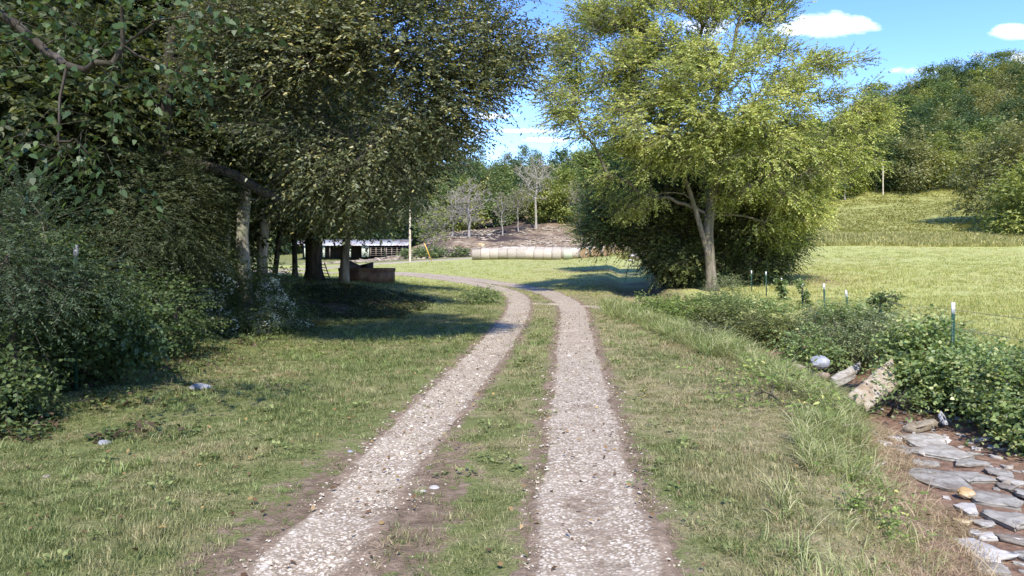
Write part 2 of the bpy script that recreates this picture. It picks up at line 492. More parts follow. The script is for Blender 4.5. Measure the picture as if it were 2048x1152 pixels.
def mat_track():
    t = NT("crushed_limestone_track")
    c1, d1 = gravel_color(t, 40, [(0, (.20, .16, .115)), (.25, (.40, .33, .245)), (.7, (.51, .44, .34)), (1, (.63, .575, .48))], (.21, .16, .11, 1))
    c2, d2 = gravel_color(t, 19, [(0, (.29, .24, .175)), (.5, (.47, .40, .305)), (1, (.61, .555, .46))], (.25, .195, .14, 1))
    c = t.mix(t.rng(t.noise(7, 3, .6), .5, .6), c1, c2)
    speck = t.rng(t.voro(21, out='Distance'), .10, .16)
    dk = t.mix(speck, (.065, .045, .033, 1), c)
    c = t.mix(t.rng(t.noise(11, 4, .75), .50, .58), c, dk)
    c = t.mix(t.rng(t.noise(1.4, 5, .7), .42, .66, 0, .38), c, (.42, .355, .265, 1))
    dirt = t.ramp(t.noise(9, 4, .65), [(.3, (.105, .074, .050)), (.55, (.205, .148, .100)), (.75, (.31, .24, .172))])
    e = t.math('ADD', t.attr('dirt'), t.math('MULTIPLY', t.math('SUBTRACT', t.noise(2.2, 5, .7), .5), 2.0))
    c = t.mix(t.rng(e, .35, .7, 0, .92), c, dirt)
    hgt = t.math('SUBTRACT', t.math('ADD', t.noise(30, 4, .7), t.noise(9, 3, .6)), t.math('ADD', d1, t.math('MULTIPLY', d2, .6)))
    return t.done(t.bsdf(c, .92, t.bump(hgt, .45, .015), spec=.2))

def stonemat(name, stops, sc=6, rough=.85, stretch=None, bs=.6):
    t = NT(name)
    o = t.objco()
    n = t.noise(sc, 7, .68, vec=o, stretch=stretch)
    c = t.ramp(n, stops)
    c = t.mix(t.rng(t.noise(sc * .35, 3, vec=t.pos), .52, .66, 0, .5), c, (stops[0][1][0] * 1.1, stops[0][1][1] * .9, stops[0][1][2] * .7, 1))
    ri = t.n.new('ShaderNodeObjectInfo').outputs['Random']
    hv = t.n.new('ShaderNodeHueSaturation'); t.l.new(c, hv.inputs['Color']); t.l.new(t.rng(ri, 0, 1, .82, 1.16), hv.inputs['Value'])
    return t.done(t.bsdf(hv.outputs[0], rough, t.bump(t.noise(sc * 4, 6, .75, vec=o), bs, .02), spec=.25))

def simplemat(name, stops, sc=8, rough=.7, metal=0, stretch=None, bs=.2, spec=.3):
    t = NT(name)
    n = t.noise(sc, 6, .65, vec=t.objco(), stretch=stretch)
    return t.done(t.bsdf(t.ramp(n, stops), rough, t.bump(n, bs, .01), metal, spec))

M = {}
M['ground'] = mat_ground()
M['track'] = mat_track()

# ------------------------------------------------------------------ ground sheets
def WOODX(y): return np.interp(y, [-5, 3, 7.3, 10.8, 14.6, 18.4, 21, 24, 27, 31, 40, 60, 85, 400], [-5.2, -5.0, -5.4, -6.9, -7.3, -7.0, -6.7, -8.2, -9.3, -10.2, -13, -20, -30, -120])
def build_terrain():
    ws = 1.2 * np.exp(np.linspace(0, math.log(906 / 1.2), 720))
    ys = ws - 6
    sc = np.concatenate([np.linspace(-2.6, -.95, 50)[:-1], np.linspace(-.95, .95, 560), np.linspace(.95, 2.6, 50)[1:]])
    W, Sx = np.meshgrid(ws, sc, indexing='ij')
    Y = W - 6; X = Sx * W
    Z = h(X, Y)
    d, c, cf = creek(X, Y)
    el, er = rut_info(X, Y)
    x = X; y = Y
    # material areas
    lawnfar = smooth(34, 58, y) * (x < 60)
    field = np.where(d > 0, smooth(1.3, 2.6, d) * smooth(3, 14, y), 0)
    field = np.maximum(field, lawnfar * .85) * (1 - smooth(97, 106, y))
    hill = smooth(90, 99, y) * smooth(14, 22, x) + smooth(150, 200, y)
    hill = np.clip(hill, 0, 1)
    rocky = smooth(107, 116, y) * (1 - smooth(185, 230, y)) * smooth(-38, -24, x) * (1 - smooth(16, 24, x + fbm(x * .1, y * .1) * 6))
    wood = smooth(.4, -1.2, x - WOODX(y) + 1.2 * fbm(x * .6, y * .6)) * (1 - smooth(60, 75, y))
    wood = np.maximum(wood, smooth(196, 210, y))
    e = np.minimum(el, er)
    dirt = .72 * (1 - smooth(-.1, .34, e)) * (1 - smooth(30, 60, y))
    dirt = np.maximum(dirt, .88 * (1 - smooth(0.05, .80, el)) * (1 - smooth(5.3, 9.5, y)))
    dirt = np.maximum(dirt, .95 * np.where(d < 0, 1 - smooth(1.0, 1.7, -d), 1 - smooth(1.5, 2.0, d)) * (1 - smooth(25, 35, y)))
    g = lambda cx, cy, rx, ry: np.exp(-(((x - cx) / rx) ** 2 + ((y - cy) / ry) ** 2))
    bare1 = gp(1560, 558); bare2 = gp(1330, 570); bare3 = gp(1180, 541); bare4 = gp(1300, 554)
    dirt = np.maximum(dirt, .62 * g(bare1[0], bare1[1], 4.0, 5))
    dirt = np.maximum(dirt, .55 * g(bare2[0], bare2[1], 3.5, 4))
    dirt = np.maximum(dirt, .45 * g(bare3[0], bare3[1], 3.5, 3)); dirt = np.maximum(dirt, .5 * g(bare4[0], bare4[1], 4, 1.6))
    dirt = np.maximum(dirt, .50 * g(-7.2, 27, 2.8, 4) )
    dirt = np.maximum(dirt, .42 * g(-6.0, 11.5, 1.0, 1.0)); dirt = np.maximum(dirt, .42 * g(-5.6, 15, 1.4, 1.0))
    reg = np.zeros(X.shape, int)
    reg[(np.abs(d) < 1.25) & (y < 36)] = 1
    reg[(d > 1.25) & (y > 4)] = 2
    reg[(y > 99) & (d > 0)] = 3
    reg[(rocky > .5)] = 4
    reg[(y > 200)] = 3
    ny, nx = X.shape
    idx = np.arange(ny * nx).reshape(ny, nx)
    V = np.stack([X, Y, Z], -1).reshape(-1, 3)
    fq = np.stack([idx[:-1, :-1], idx[:-1, 1:], idx[1:, 1:], idx[1:, :-1]], -1).reshape(-1, 4)
    fr = reg[:-1, :-1].ravel()
    char = g(*gp(985, 464)[:2], 5.0, 4.0)
    char = np.clip(char * 1.6 + .5 * fbm(x * .3, y * .5) * (char > .1), 0, .9)
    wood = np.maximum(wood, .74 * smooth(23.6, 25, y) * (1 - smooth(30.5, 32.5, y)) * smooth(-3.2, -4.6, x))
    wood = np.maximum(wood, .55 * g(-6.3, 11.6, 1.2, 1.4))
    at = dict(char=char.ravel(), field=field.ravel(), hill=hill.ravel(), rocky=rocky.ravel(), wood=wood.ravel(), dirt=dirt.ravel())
    for k, nm in enumerate(('ground', 'creek_bed', 'pasture', 'hillside', 'rocky_slope')):
        f = fq[fr == k]
        used = np.unique(f); mp = np.full(len(V), -1); mp[used] = np.arange(len(used))
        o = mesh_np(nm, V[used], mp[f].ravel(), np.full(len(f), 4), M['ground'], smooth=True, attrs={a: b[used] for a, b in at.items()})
        tag(o, kind='structure')
build_terrain()

def ribbon(name, P, wfun, mat, off=.018, sink=.05, nx=15, dirtf=None, step=.12):
    P = np.array(densify([tuple(p) for p in P], step)) if step else np.array(P)
    T = np.gradient(P, axis=0); T = unit(T)
    N = np.stack([T[:, 1], -T[:, 0]], -1)
    u = np.linspace(-1, 1, nx)
    w = wfun(P[:, 1])
    lat = u[None] * w[:, None] * 1.28
    X = P[:, 0:1] + N[:, 0:1] * lat; Y = P[:, 1:2] + N[:, 1:2] * lat
    Z = h(X, Y)
    a = np.abs(u[None]) * 1.28 + .42 * vnoise(X * 2.3, Y * 2.3) + .22 * vnoise(X * 7, Y * 7)
    Z = Z + off - (off + sink) * smooth(.80, 1.25, a)
    Z = Z + .008 * vnoise(X * 8, Y * 8)
    ny = len(P); idx = np.arange(ny * nx).reshape(ny, nx)
    f = np.stack([idx[:-1, :-1], idx[:-1, 1:], idx[1:, 1:], idx[1:, :-1]], -1).reshape(-1, 4)
    dirt = dirtf(X, Y, u[None] + 0 * X) if dirtf is not None else np.zeros(X.shape)
    o = mesh_np(name, np.stack([X, Y, Z], -1), f.ravel(), np.full(len(f), 4), mat, smooth=True, attrs=dict(dirt=dirt.ravel()))
    return o

lw = lambda y: np.interp(y, [0, 4.4, 11, 30, 60], [.35, .38, .46, .58, 1.1])
rw = lambda y: np.interp(y, [0, 4.4, 11, 30, 60], [.43, .44, .46, .62, 1.1])
def ldirt(X, Y, u): return np.clip(.62 * smooth(.1, .8, u) * (1 - smooth(5.8, 8, Y)) + .55 * smooth(-.4, -.95, u) * (1 - smooth(8, 14, Y)) + .80 * smooth(.50, .78, np.abs(u)) + .22, 0, 1)
def rdirt(X, Y, u): return .20 + .25 * (1 - smooth(.1, .6, np.abs(u))) * (1 - smooth(6, 12, Y)) + .80 * smooth(.52, .80, np.abs(u))
a_ = ribbon('wheel_track', LRW, lw, M['track'], dirtf=ldirt); tag(a_, kind='structure')
a_ = ribbon('wheel_track', RRW, rw, M['track'], off=.026, dirtf=rdirt); tag(a_, kind='structure')
a_ = ribbon('track_spur', SPUR, lambda y: np.full(np.shape(y), .30), M['track'], off=.030, step=.15); tag(a_, kind='structure')
a_ = ribbon('gravel_road', ROADW, lambda y: np.full(np.shape(y), 2.3), M['track'], off=.07, sink=.1, step=.8); tag(a_, kind='structure')

# ------------------------------------------------------------------ scattering for uncountable ground cover
def scatter(name, pts, rot, scl, protos, idx=None, kind='stuff', cat=None, label=None):
    n = len(pts)
    coll = bpy.data.collections.new(name + '_pieces')
    for i, p in enumerate(protos):
        p.name = '%s_piece_%02d' % (name, i)
        coll.objects.link(p)
    me = bpy.data.meshes.new(name)
    me.vertices.add(n); me.vertices.foreach_set('co', np.asarray(pts, np.float32).ravel())
    a = me.attributes.new('rot', 'FLOAT_VECTOR', 'POINT'); a.data.foreach_set('vector', np.asarray(rot, np.float32).ravel())
    a = me.attributes.new('scl', 'FLOAT_VECTOR', 'POINT'); a.data.foreach_set('vector', np.asarray(scl, np.float32).ravel())
    if idx is None: idx = RNG.integers(0, len(protos), n)
    a = me.attributes.new('pick', 'INT', 'POINT'); a.data.foreach_set('value', np.asarray(idx, np.int32))
    o = bpy.data.objects.new(name, me); COL.objects.link(o)
    ng = bpy.data.node_groups.new(name, 'GeometryNodeTree')
    ng.interface.new_socket('Geometry', in_out='INPUT', socket_type='NodeSocketGeometry')
    ng.interface.new_socket('Geometry', in_out='OUTPUT', socket_type='NodeSocketGeometry')
    N = ng.nodes; L = ng.links
    gi = N.new('NodeGroupInput'); go = N.new('NodeGroupOutput')
    iop = N.new('GeometryNodeInstanceOnPoints')
    ci = N.new('GeometryNodeCollectionInfo'); ci.inputs['Collection'].default_value = coll
    ci.inputs['Separate Children'].default_value = True; ci.inputs['Reset Children'].default_value = True
    def na(nm, t):
        q = N.new('GeometryNodeInputNamedAttribute'); q.data_type = t; q.inputs['Name'].default_value = nm
        return q.outputs['Attribute']
    e2r = N.new('FunctionNodeEulerToRotation')
    L.new(na('rot', 'FLOAT_VECTOR'), e2r.inputs[0])
    L.new(gi.outputs[0], iop.inputs['Points']); L.new(ci.outputs[0], iop.inputs['Instance'])
    iop.inputs['Pick Instance'].default_value = True
    L.new(na('pick', 'INT'), iop.inputs['Instance Index'])
    L.new(e2r.outputs[0], iop.inputs['Rotation']); L.new(na('scl', 'FLOAT_VECTOR'), iop.inputs['Scale'])
    L.new(iop.outputs[0], go.inputs[0])
    md = o.modifiers.new('scatter', 'NODES'); md.node_group = ng
    tag(o, label, cat, None, kind)
    return o

def blade_tuft(name, nb, hgt, hvar, rad, w, lean, mat, segs=2, rng=None, droop=.5):
    rng = rng or RNG
    V = []; Fc = []; tint = []
    for i in range(nb):
        a = rng.random() * 2 * math.pi; r = rad * math.sqrt(rng.random())
        b = np.array([r * math.cos(a), r * math.sin(a), -.01])
        ang = a + rng.normal() * .9
        H = hgt * (1 - hvar * rng.random()); ln = lean * (0.3 + rng.random()) * H
        dirv = np.array([math.cos(ang), math.sin(ang), 0]); side = np.array([-math.sin(ang + rng.normal() * .4), math.cos(ang), 0]) * w / 2 * (.7 + .6 * rng.random())
        s0 = len(V); tv = rng.random()
        for k in range(segs + 1):
            t = k / segs
            p = b + dirv * ln * t ** 1.8 + np.array([0, 0, H * (t - droop * .5 * t ** 3)])
            if k < segs:
                wd = (1 - .35 * t)
                V += [p - side * wd, p + side * wd]; tint += [tv, tv]
            else:
                V.append(p); tint.append(tv)
        for k in range(segs - 1):
            Fc.append([s0 + 2 * k, s0 + 2 * k + 1, s0 + 2 * k + 3, s0 + 2 * k + 2])
        Fc.append([s0 + 2 * (segs - 1), s0 + 2 * (segs - 1) + 1, s0 + 2 * segs])
    return mesh_np(name, V, [i for f in Fc for i in f], [len(f) for f in Fc], mat, attrs=dict(tint=tint), link=False)

def mat_blades(name, gstops, dstops, lo=.50, hi=.68, field=False):
    t = NT(name)
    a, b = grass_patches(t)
    v = t.attr('tint')
    g = t.ramp(v, gstops); d = t.ramp(v, dstops)
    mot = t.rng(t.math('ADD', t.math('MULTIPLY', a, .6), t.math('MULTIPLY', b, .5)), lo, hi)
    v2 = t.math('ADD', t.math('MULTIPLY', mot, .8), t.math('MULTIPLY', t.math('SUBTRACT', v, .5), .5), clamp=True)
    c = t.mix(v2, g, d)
    p = t.bsdf(c, .6, spec=.25)
    tr = t.n.new('ShaderNodeBsdfTranslucent')
    t.l.new(t.mix(1.0, c, (1.4, 1.4, .7, 1), 'MULTIPLY'), tr.inputs['Color'])
    mx = t.n.new('ShaderNodeMixShader'); mx.inputs[0].default_value = .3
    t.l.new(p, mx.inputs[1]); t.l.new(tr.outputs[0], mx.inputs[2])
    return t.done(mx.outputs[0])

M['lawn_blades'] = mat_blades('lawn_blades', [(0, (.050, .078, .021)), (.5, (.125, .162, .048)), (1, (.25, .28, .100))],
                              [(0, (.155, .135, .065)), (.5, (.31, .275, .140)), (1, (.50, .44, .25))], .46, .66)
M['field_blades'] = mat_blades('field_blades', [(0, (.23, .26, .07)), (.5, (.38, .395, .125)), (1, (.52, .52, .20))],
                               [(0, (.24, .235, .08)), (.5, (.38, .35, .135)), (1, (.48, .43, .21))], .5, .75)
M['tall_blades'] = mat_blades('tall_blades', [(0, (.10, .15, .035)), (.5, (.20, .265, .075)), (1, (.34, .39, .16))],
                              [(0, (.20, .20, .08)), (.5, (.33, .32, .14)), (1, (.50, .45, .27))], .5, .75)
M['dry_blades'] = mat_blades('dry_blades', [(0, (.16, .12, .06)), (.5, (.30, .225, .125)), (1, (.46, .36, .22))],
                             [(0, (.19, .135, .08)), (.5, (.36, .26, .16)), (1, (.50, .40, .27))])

def lawn_ok(x, y, full=False):
    d, _ = poly_dist(x, y, CREEK)
    el, er = rut_info(x, y)
    e = np.minimum(el, er) + .34 * vnoise(x * 2.6, y * 2.6) + .2 * vnoise(x * 8, y * 8)
    return e, d

def band(y0, y1, dens, spread=.80, xl=None):
    n = int(dens * (y1 - y0) * spread * (y0 + y1) * 1.0)
    y = y0 + (y1 - y0) * RNG.random(n) ; keep = RNG.random(n) < (y + 1) / (y1 + 1); y = y[keep]
    x = (RNG.random(len(y)) * 2 - 1) * (y * spread + .8)
    return x, y

def do_lawn():
    XS = []; YS = []; SC = []
    for (y0, y1, dens, sc) in ((2.9, 5.5, 620, .85), (5.5, 9, 330, 1.0), (9, 15, 130, 1.35), (15, 26, 42, 2.0), (26, 45, 13, 2.9), (45, 100, 2.6, 4.2)):
        x, y = band(y0, y1, dens)
        XS.append(x); YS.append(y); SC.append(np.full(len(x), sc))
    x = np.concatenate(XS); y = np.concatenate(YS); sc = np.concatenate(SC)
    e, d = lawn_ok(x, y); el, er = rut_info(x, y)
    wood = x < WOODX(y) - .2
    bare = vnoise(x * 1.3, y * 1.3) + .6 * vnoise(x * 5, y * 5)
    pk = np.where(e < .0, .035, np.where(e < .5, .10 + e * 1.8, 1.0))
    pk = pk * np.where((x > -6.3) | (y < 23.6) | (y > 31.5) | (x > -4.2), 1, .3)
    pk = np.where((el < .55) & (y < 7) & (el < er), pk * .6, pk)
    pk = np.where((y > 48) & (e < .6), 0, pk)
    pk = np.where(bare < -.38, pk * .45, pk)
    keep = (RNG.random(len(x)) < pk) & (d < -.9 - .2 * RNG.random(len(x))) & (~wood | (RNG.random(len(x)) < .12))
    keep |= (d > 1.6) & (d < 6) & (y < 26) & (RNG.random(len(x)) < .5)
    bank = (d > -2.0) & (d < -.9)
    keep &= ~(bank & (RNG.random(len(x)) < .55))
    keep &= y < 92
    x = x[keep]; y = y[keep]; sc = sc[keep]; d = d[keep]; e = e[keep]
    z = h(x, y)
    n = len(x)
    far = smooth(30, 55, y)
    hv = (.65 + .7 * RNG.random(n)) * (1 + 1.5 * np.clip(fbm(x * 1.1, y * 1.1), -.4, .9))
    hv *= np.where(e < .25, .75, 1.0)
    S3 = np.stack([sc, sc, sc ** .45 * hv], -1)
    rot = np.stack([RNG.normal(size=n) * .12, RNG.normal(size=n) * .12, RNG.random(n) * 6.28], -1)
    P = np.stack([x, y, z], -1)
    pr = [blade_tuft('t', 17, .075, .6, .075, .0048, .75, M['lawn_blades'], 2) for _ in range(6)]
    pr += [blade_tuft('t', 16, .085, .5, .075, .0052, .65, M['field_blades'], 2) for _ in range(4)]
    fi = (RNG.random(n) < np.where(d > 1.3, smooth(12, 22, y), far))
    idx = np.where(fi, RNG.integers(6, 10, n), RNG.integers(0, 6, n))
    scatter('lawn_grass', P, rot, S3, pr, idx, cat='grass', label='short mown grass with dry patches on both sides of the track')
    # taller single tufts in the lawn and in the middle strip
    m = 2600
    x, y = band(3.2, 20, 13.0, .75)
    e, d = lawn_ok(x, y)
    cl = vnoise(x * .9, y * .9)
    k = (e > .06) & (d < -1.6) & (x > WOODX(y)) & (cl > .02) & (RNG.random(len(x)) < .75)
    x = x[k]; y = y[k]; n = len(x)
    pr = [blade_tuft('t', 26, .17, .6, .06, .006, .8, M['tall_blades'], 3) for _ in range(4)]
    s = (.6 + .6 * RNG.random(n)) * np.interp(y, [3, 20], [.85, 1.3])
    scatter('grass_tufts', np.stack([x, y, h(x, y)], -1), np.stack([RNG.normal(size=n) * .1, RNG.normal(size=n) * .1, RNG.random(n) * 6.28], -1),
            np.stack([s, s, s], -1), pr, cat='grass', label='longer bright green tufts standing in the mown grass')
    # dead thatch lying in the lawn
    x, y = band(3.2, 16, 30, .75)
    e, d = lawn_ok(x, y)
    k = (e > .0) & (d < -1.3) & (x > WOODX(y)) & (vnoise(x * 1.6 + 4, y * 1.6) + .5 * vnoise(x * 5, y * 5) > (.12 - .10 * (x > 0)))
    x = x[k]; y = y[k]; n = len(x)
    pr = [blade_tuft('t', 12, .05, .5, .09, .0045, 3.0, M['dry_blades'], 2, droop=.8) for _ in range(4)]
    s = (.6 + .7 * RNG.random(n)) * np.interp(y, [3, 16], [.9, 1.5])
    scatter('dead_thatch', np.stack([x, y, h(x, y) + .02], -1), np.stack([RNG.normal(size=n) * .15, RNG.normal(size=n) * .15, RNG.random(n) * 6.28], -1),
            np.stack([s, s, s], -1), pr, cat='dead grass', label='dead pale thatch lying in the mown grass')
    # field grass right of the fence
    XS = []; YS = []; SC = []
    for (y0, y1, dens, sc) in ((9, 16, 70, 1.5), (16, 30, 26, 2.2), (30, 55, 7.5, 3.4), (55, 100, 2.2, 5.0)):
        x, y = band(y0, y1, dens, .85)
        XS.append(x); YS.append(y); SC.append(np.full(len(x), sc))
    x = np.concatenate(XS); y = np.concatenate(YS); sc = np.concatenate(SC)
    d, _ = poly_dist(x, y, CREEK)
    k = (d > np.interp(y, [8, 30, 60], [2.6, 4.5, 3.5])) & (y < 92)
    x = x[k]; y = y[k]; sc = sc[k]; n = len(x)
    hv = (.8 + .6 * RNG.random(n)) * (1 + .6 * np.clip(fbm(x * .3, y * .3), -.5, .8)) * np.interp(y, [9, 20, 60], [3.4, 2.4, 1.8])
    pr = [blade_tuft('t', 18, .085, .5, .085, .006, .7, M['field_blades'], 2) for _ in range(5)]
    scatter('field_grass', np.stack([x, y, h(x, y)], -1), np.stack([RNG.normal(size=n) * .15, RNG.normal(size=n) * .15, RNG.random(n) * 6.28], -1),
            np.stack([sc, sc, hv], -1), pr, cat='grass', label='bright yellow green pasture grass beyond the fence')
    # tall uncut margin at the far edge of the field
    n = 5200
    y = 90 + 16 * RNG.random(n); x = 14 + RNG.random(n) * 75; s = 6 + 4 * RNG.random(n)
    pr = [blade_tuft('t', 20, .12, .5, .09, .010, .6, M['margin_blades'], 2) for _ in range(4)]
    scatter('meadow_margin', np.stack([x, y, h(x, y)], -1), np.stack([RNG.normal(size=n) * .15, RNG.normal(size=n) * .15, RNG.random(n) * 6.28], -1),
            np.stack([s, s, s * .95], -1), pr, cat='grass', label='uncut band of tall yellowing grass at the far edge of the field')
    # rough growth on the pasture hill
    n = 15000
    y = 106 + 100 * RNG.random(n); x = 12 + RNG.random(n) * 190; k = vnoise(x * .12, y * .2) + .5 * vnoise(x * .5, y * .5) > -.45
    x = x[k]; y = y[k]; n = len(x); s = 4 + 5 * RNG.random(n)
    scatter('hill_grass', np.stack([x, y, h(x, y)], -1), np.stack([RNG.normal(size=n) * .15, RNG.normal(size=n) * .15, RNG.random(n) * 6.28], -1),
            np.stack([s * 1.6, s * 1.6, s * .55], -1), [blade_tuft('t', 16, .09, .5, .12, .014, .8, M['hill_blades'], 2) for _ in range(4)],
            cat='grass', label='rough weedy growth on the pasture hill')
    # arching tall grass on the near creek bank, and the clump by the culvert
    P = []
    def along(ya, yb, n, dmin, dmax, sa, sb):
        y = ya + (yb - ya) * RNG.random(n)
        cx = np.interp(y, [p[1] for p in CREEK], [p[0] for p in CREEK])
        dd = dmin + (dmax - dmin) * RNG.random(n)
        x = cx - dd * 1.12
        s = sa + (sb - sa) * RNG.random(n)
        k = vnoise(x * 1.1, y * .7) > -.22
        P.append(np.stack([x, y, s], -1)[k])
    along(3.6, 6.2, 70, 1.3, 2.3, .3, .5)
    along(6.0, 8.2, 280, 1.45, 2.15, .3, .6)
    along(8.2, 10.2, 420, 1.35, 2.2, .35, .62)
    along(10.2, 13.5, 850, .95, 2.2, .35, .66)
    along(13.5, 19, 1000, 1.0, 2.5, .5, .95)
    along(19, 31, 900, .6, 2.6, .5, .95)
    P = np.concatenate(P)
    g = gp(1275, 625)
    q = 340; P2 = np.stack([g[0] + RNG.normal(size=q) * .9, g[1] + RNG.normal(size=q) * 1.6, .8 + .5 * RNG.random(q)], -1)
    P = np.concatenate([P, P2]); n = len(P)
    e, d = lawn_ok(P[:, 0], P[:, 1]); P = P[e > .5]; n = len(P)
    pr = [blade_tuft('t', 15, .62, .55, .10, .011, 1.05, M['tall_blades'], 5, droop=.75) for _ in range(6)]
    scatter('tall_bank_grass', np.stack([P[:, 0], P[:, 1], h(P[:, 0], P[:, 1])], -1), np.stack([RNG.normal(size=n) * .2, RNG.normal(size=n) * .2, RNG.random(n) * 6.28], -1),
            np.stack([P[:, 2]] * 3, -1), pr, cat='grass', label='tall arching grass along the near bank of the creek')
    # dead flattened straw on the bank
    P = []
    along(4.2, 10, 900, .75, 1.75, .35, .8)
    P = np.concatenate(P); n = len(P)
    pr = [blade_tuft('t', 14, .16, .5, .16, .007, 2.4, M['dry_blades'], 3, droop=1.2) for _ in range(4)]
    scatter('dead_straw', np.stack([P[:, 0], P[:, 1], h(P[:, 0], P[:, 1]) + .01], -1), np.stack([RNG.normal(size=n) * .3, RNG.normal(size=n) * .3, RNG.random(n) * 6.28], -1),
            np.stack([P[:, 2]] * 3, -1), pr, cat='dead grass', label='flattened dead straw on the bare slope of the creek bank')
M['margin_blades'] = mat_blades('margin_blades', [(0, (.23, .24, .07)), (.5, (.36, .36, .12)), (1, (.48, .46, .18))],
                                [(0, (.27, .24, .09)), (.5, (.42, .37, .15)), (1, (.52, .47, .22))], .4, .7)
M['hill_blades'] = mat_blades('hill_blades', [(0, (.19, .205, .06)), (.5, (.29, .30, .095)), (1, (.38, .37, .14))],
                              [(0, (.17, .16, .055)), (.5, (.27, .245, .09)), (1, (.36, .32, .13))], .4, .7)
do_lawn()

# loose stones on the wheel tracks
def rock_mesh(name, mat, rad=(1, 1, 1), sub=2, rough=.25, seed=0, link=False, flat=False):
    import bmesh
    bm = bmesh.new(); bmesh.ops.create_icosphere(bm, subdivisions=sub, radius=1)
    rg = np.random.default_rng(seed)
    dirs = unit(rg.normal(size=(9, 3))); offs = .62 + .30 * rg.random(9)
    for v in bm.verts:
        p = np.array(v.co)
        for dd, o in zip(dirs, offs):
            s = p @ dd
            if s > o: p = p - dd * (s - o)
        p = p * (1 + rough * .25 * rg.normal())
        v.co = Vector(p * np.array(rad))
    me = bpy.data.meshes.new(name); bm.to_mesh(me); bm.free()
    me.materials.append(mat)
    o = bpy.data.objects.new(name, me)
    if link: COL.objects.link(o)
    return o

M['chip'] = stonemat('limestone_chips', [(.3, (.36, .31, .27)), (.5, (.54, .49, .44)), (.7, (.74, .71, .67))], 3)
def mat_chip():
    t = NT('limestone_chips_mixed')
    ri = t.n.new('ShaderNodeObjectInfo').outputs['Random']
    c = t.ramp(ri, [(0, (.07, .05, .035)), (.12, (.22, .175, .125)), (.4, (.39, .325, .24)), (.75, (.48, .415, .32)), (1, (.56, .51, .425))])
    return t.done(t.bsdf(c, .85, t.bump(t.noise(60, 4), .5, .01), spec=.25))
M['chips'] = mat_chip()
def do_gravel():
    P = []; Sx = []
    for path, wf, amt in ((LRW, lw, 1.0), (RRW, rw, 1.25)):
        A = np.array(path)
        A = A[(A[:, 1] > 2.5)]
        for (y0, y1, dens, s) in ((3, 6.5, 560, .0085), (6.5, 11, 260, .012), (11, 20, 80, .016), (20, 34, 24, .022)):
            q = A[(A[:, 1] >= y0) & (A[:, 1] < y1)]
            n = int(dens * (y1 - y0) * .95 * amt)
            i = RNG.integers(0, len(q), n); c = q[i]
            lat = RNG.normal(size=n) * wf(c[:, 1]) * .70
            x = c[:, 0] + lat; y = c[:, 1] + (RNG.random(n) - .5) * .6
            P.append(np.stack([x, y], -1)); Sx.append(s * np.exp(RNG.normal(size=n) * .46))
    P = np.concatenate(P); s = np.concatenate(Sx); n = len(P)
    el, er = rut_info(P[:, 0], P[:, 1]); e = np.minimum(el, er)
    k = (e < .05 + .40 * RNG.random(n) ** 3) & (vnoise(P[:, 0] * 2.3, P[:, 1] * 2.3) + .5 * vnoise(P[:, 0] * 7, P[:, 1] * 7) > -.55)
    P = P[k]; s = s[k]; n = len(P)
    z = h(P[:, 0], P[:, 1]) + np.where(e[k] < 0, .020, .0)
    pr = [rock_mesh('t', M['chips'], (1, .8, .38), 1, .3, i) for i in range(6)]
    scatter('gravel', np.stack([P[:, 0], P[:, 1], z], -1), np.stack([RNG.normal(size=n) * .25, RNG.normal(size=n) * .25, RNG.random(n) * 6.28], -1),
            np.stack([s, s, s], -1), pr, cat='gravel', label='loose crushed limestone lying in the wheel tracks')
do_gravel()

# dead leaves lying about
def leaf_quads(P, A, Nn, Ln, Wn, tint):
    """pointed leaves: base P, axis A, normal Nn"""
    Sd = unit(np.cross(A, Nn))
    b = P; tip = P + A * Ln[:, None] - Nn * (Ln * .10)[:, None]
    m1 = P + A * (Ln * .20)[:, None]; m2 = P + A * (Ln * .60)[:, None]
    fold = Nn * (Wn * .15)[:, None]; s1 = Sd * (Wn * .46)[:, None]; s2 = Sd * (Wn * .40)[:, None]
    V = np.stack([b, m1 + s1 + fold, m2 + s2 + fold, tip, m2 - s2 + fold, m1 - s1 + fold], 1).reshape(-1, 3)
    return V, np.repeat(tint, 6)

def leaf_obj(name, V, tint, mat, parent=None, link=True):
    n = len(V) // 6
    return mesh_np(name, V, np.arange(6 * n), np.full(n, 6), mat, parent, attrs=dict(tint=tint), link=link)

M['fallen'] = leafmat('fallen_leaves', [(0, (.060, .035, .018)), (.4, (.15, .085, .04)), (.75, (.25, .165, .07)), (1, (.34, .25, .08))], .1)
def do_fallen():
    x, y = band(3.2, 26, 22, .8)
    d, _ = poly_dist(x, y, CREEK); el, er = rut_info(x, y)
    p = np.where(x < 0, .75, .30) + .9 * (np.minimum(el, er) < 0)
    k = (RNG.random(len(x)) < p * .8) & (d < -1.2) & (x > WOODX(y) - 2)
    x = x[k]; y = y[k]; n = len(x)
    P = np.stack([x, y, h(x, y) + .02 + .04 * RNG.random(n)], -1)
    A = randdir(n); A[:, 2] *= .35; A = unit(A); N_ = unit(np.array([0, 0, 1.]) + .5 * randdir(n))
    L_ = .035 + .035 * RNG.random(n)
    V, t = leaf_quads(P, A, N_, L_ * np.interp(y, [3, 24], [.8, 1.2]), L_ * .55, RNG.random(n))
    o = leaf_obj('fallen_leaves', V, t, M['fallen']); tag(o, 'small dead leaves scattered over the grass and track', 'leaves', None, 'stuff')
do_fallen()
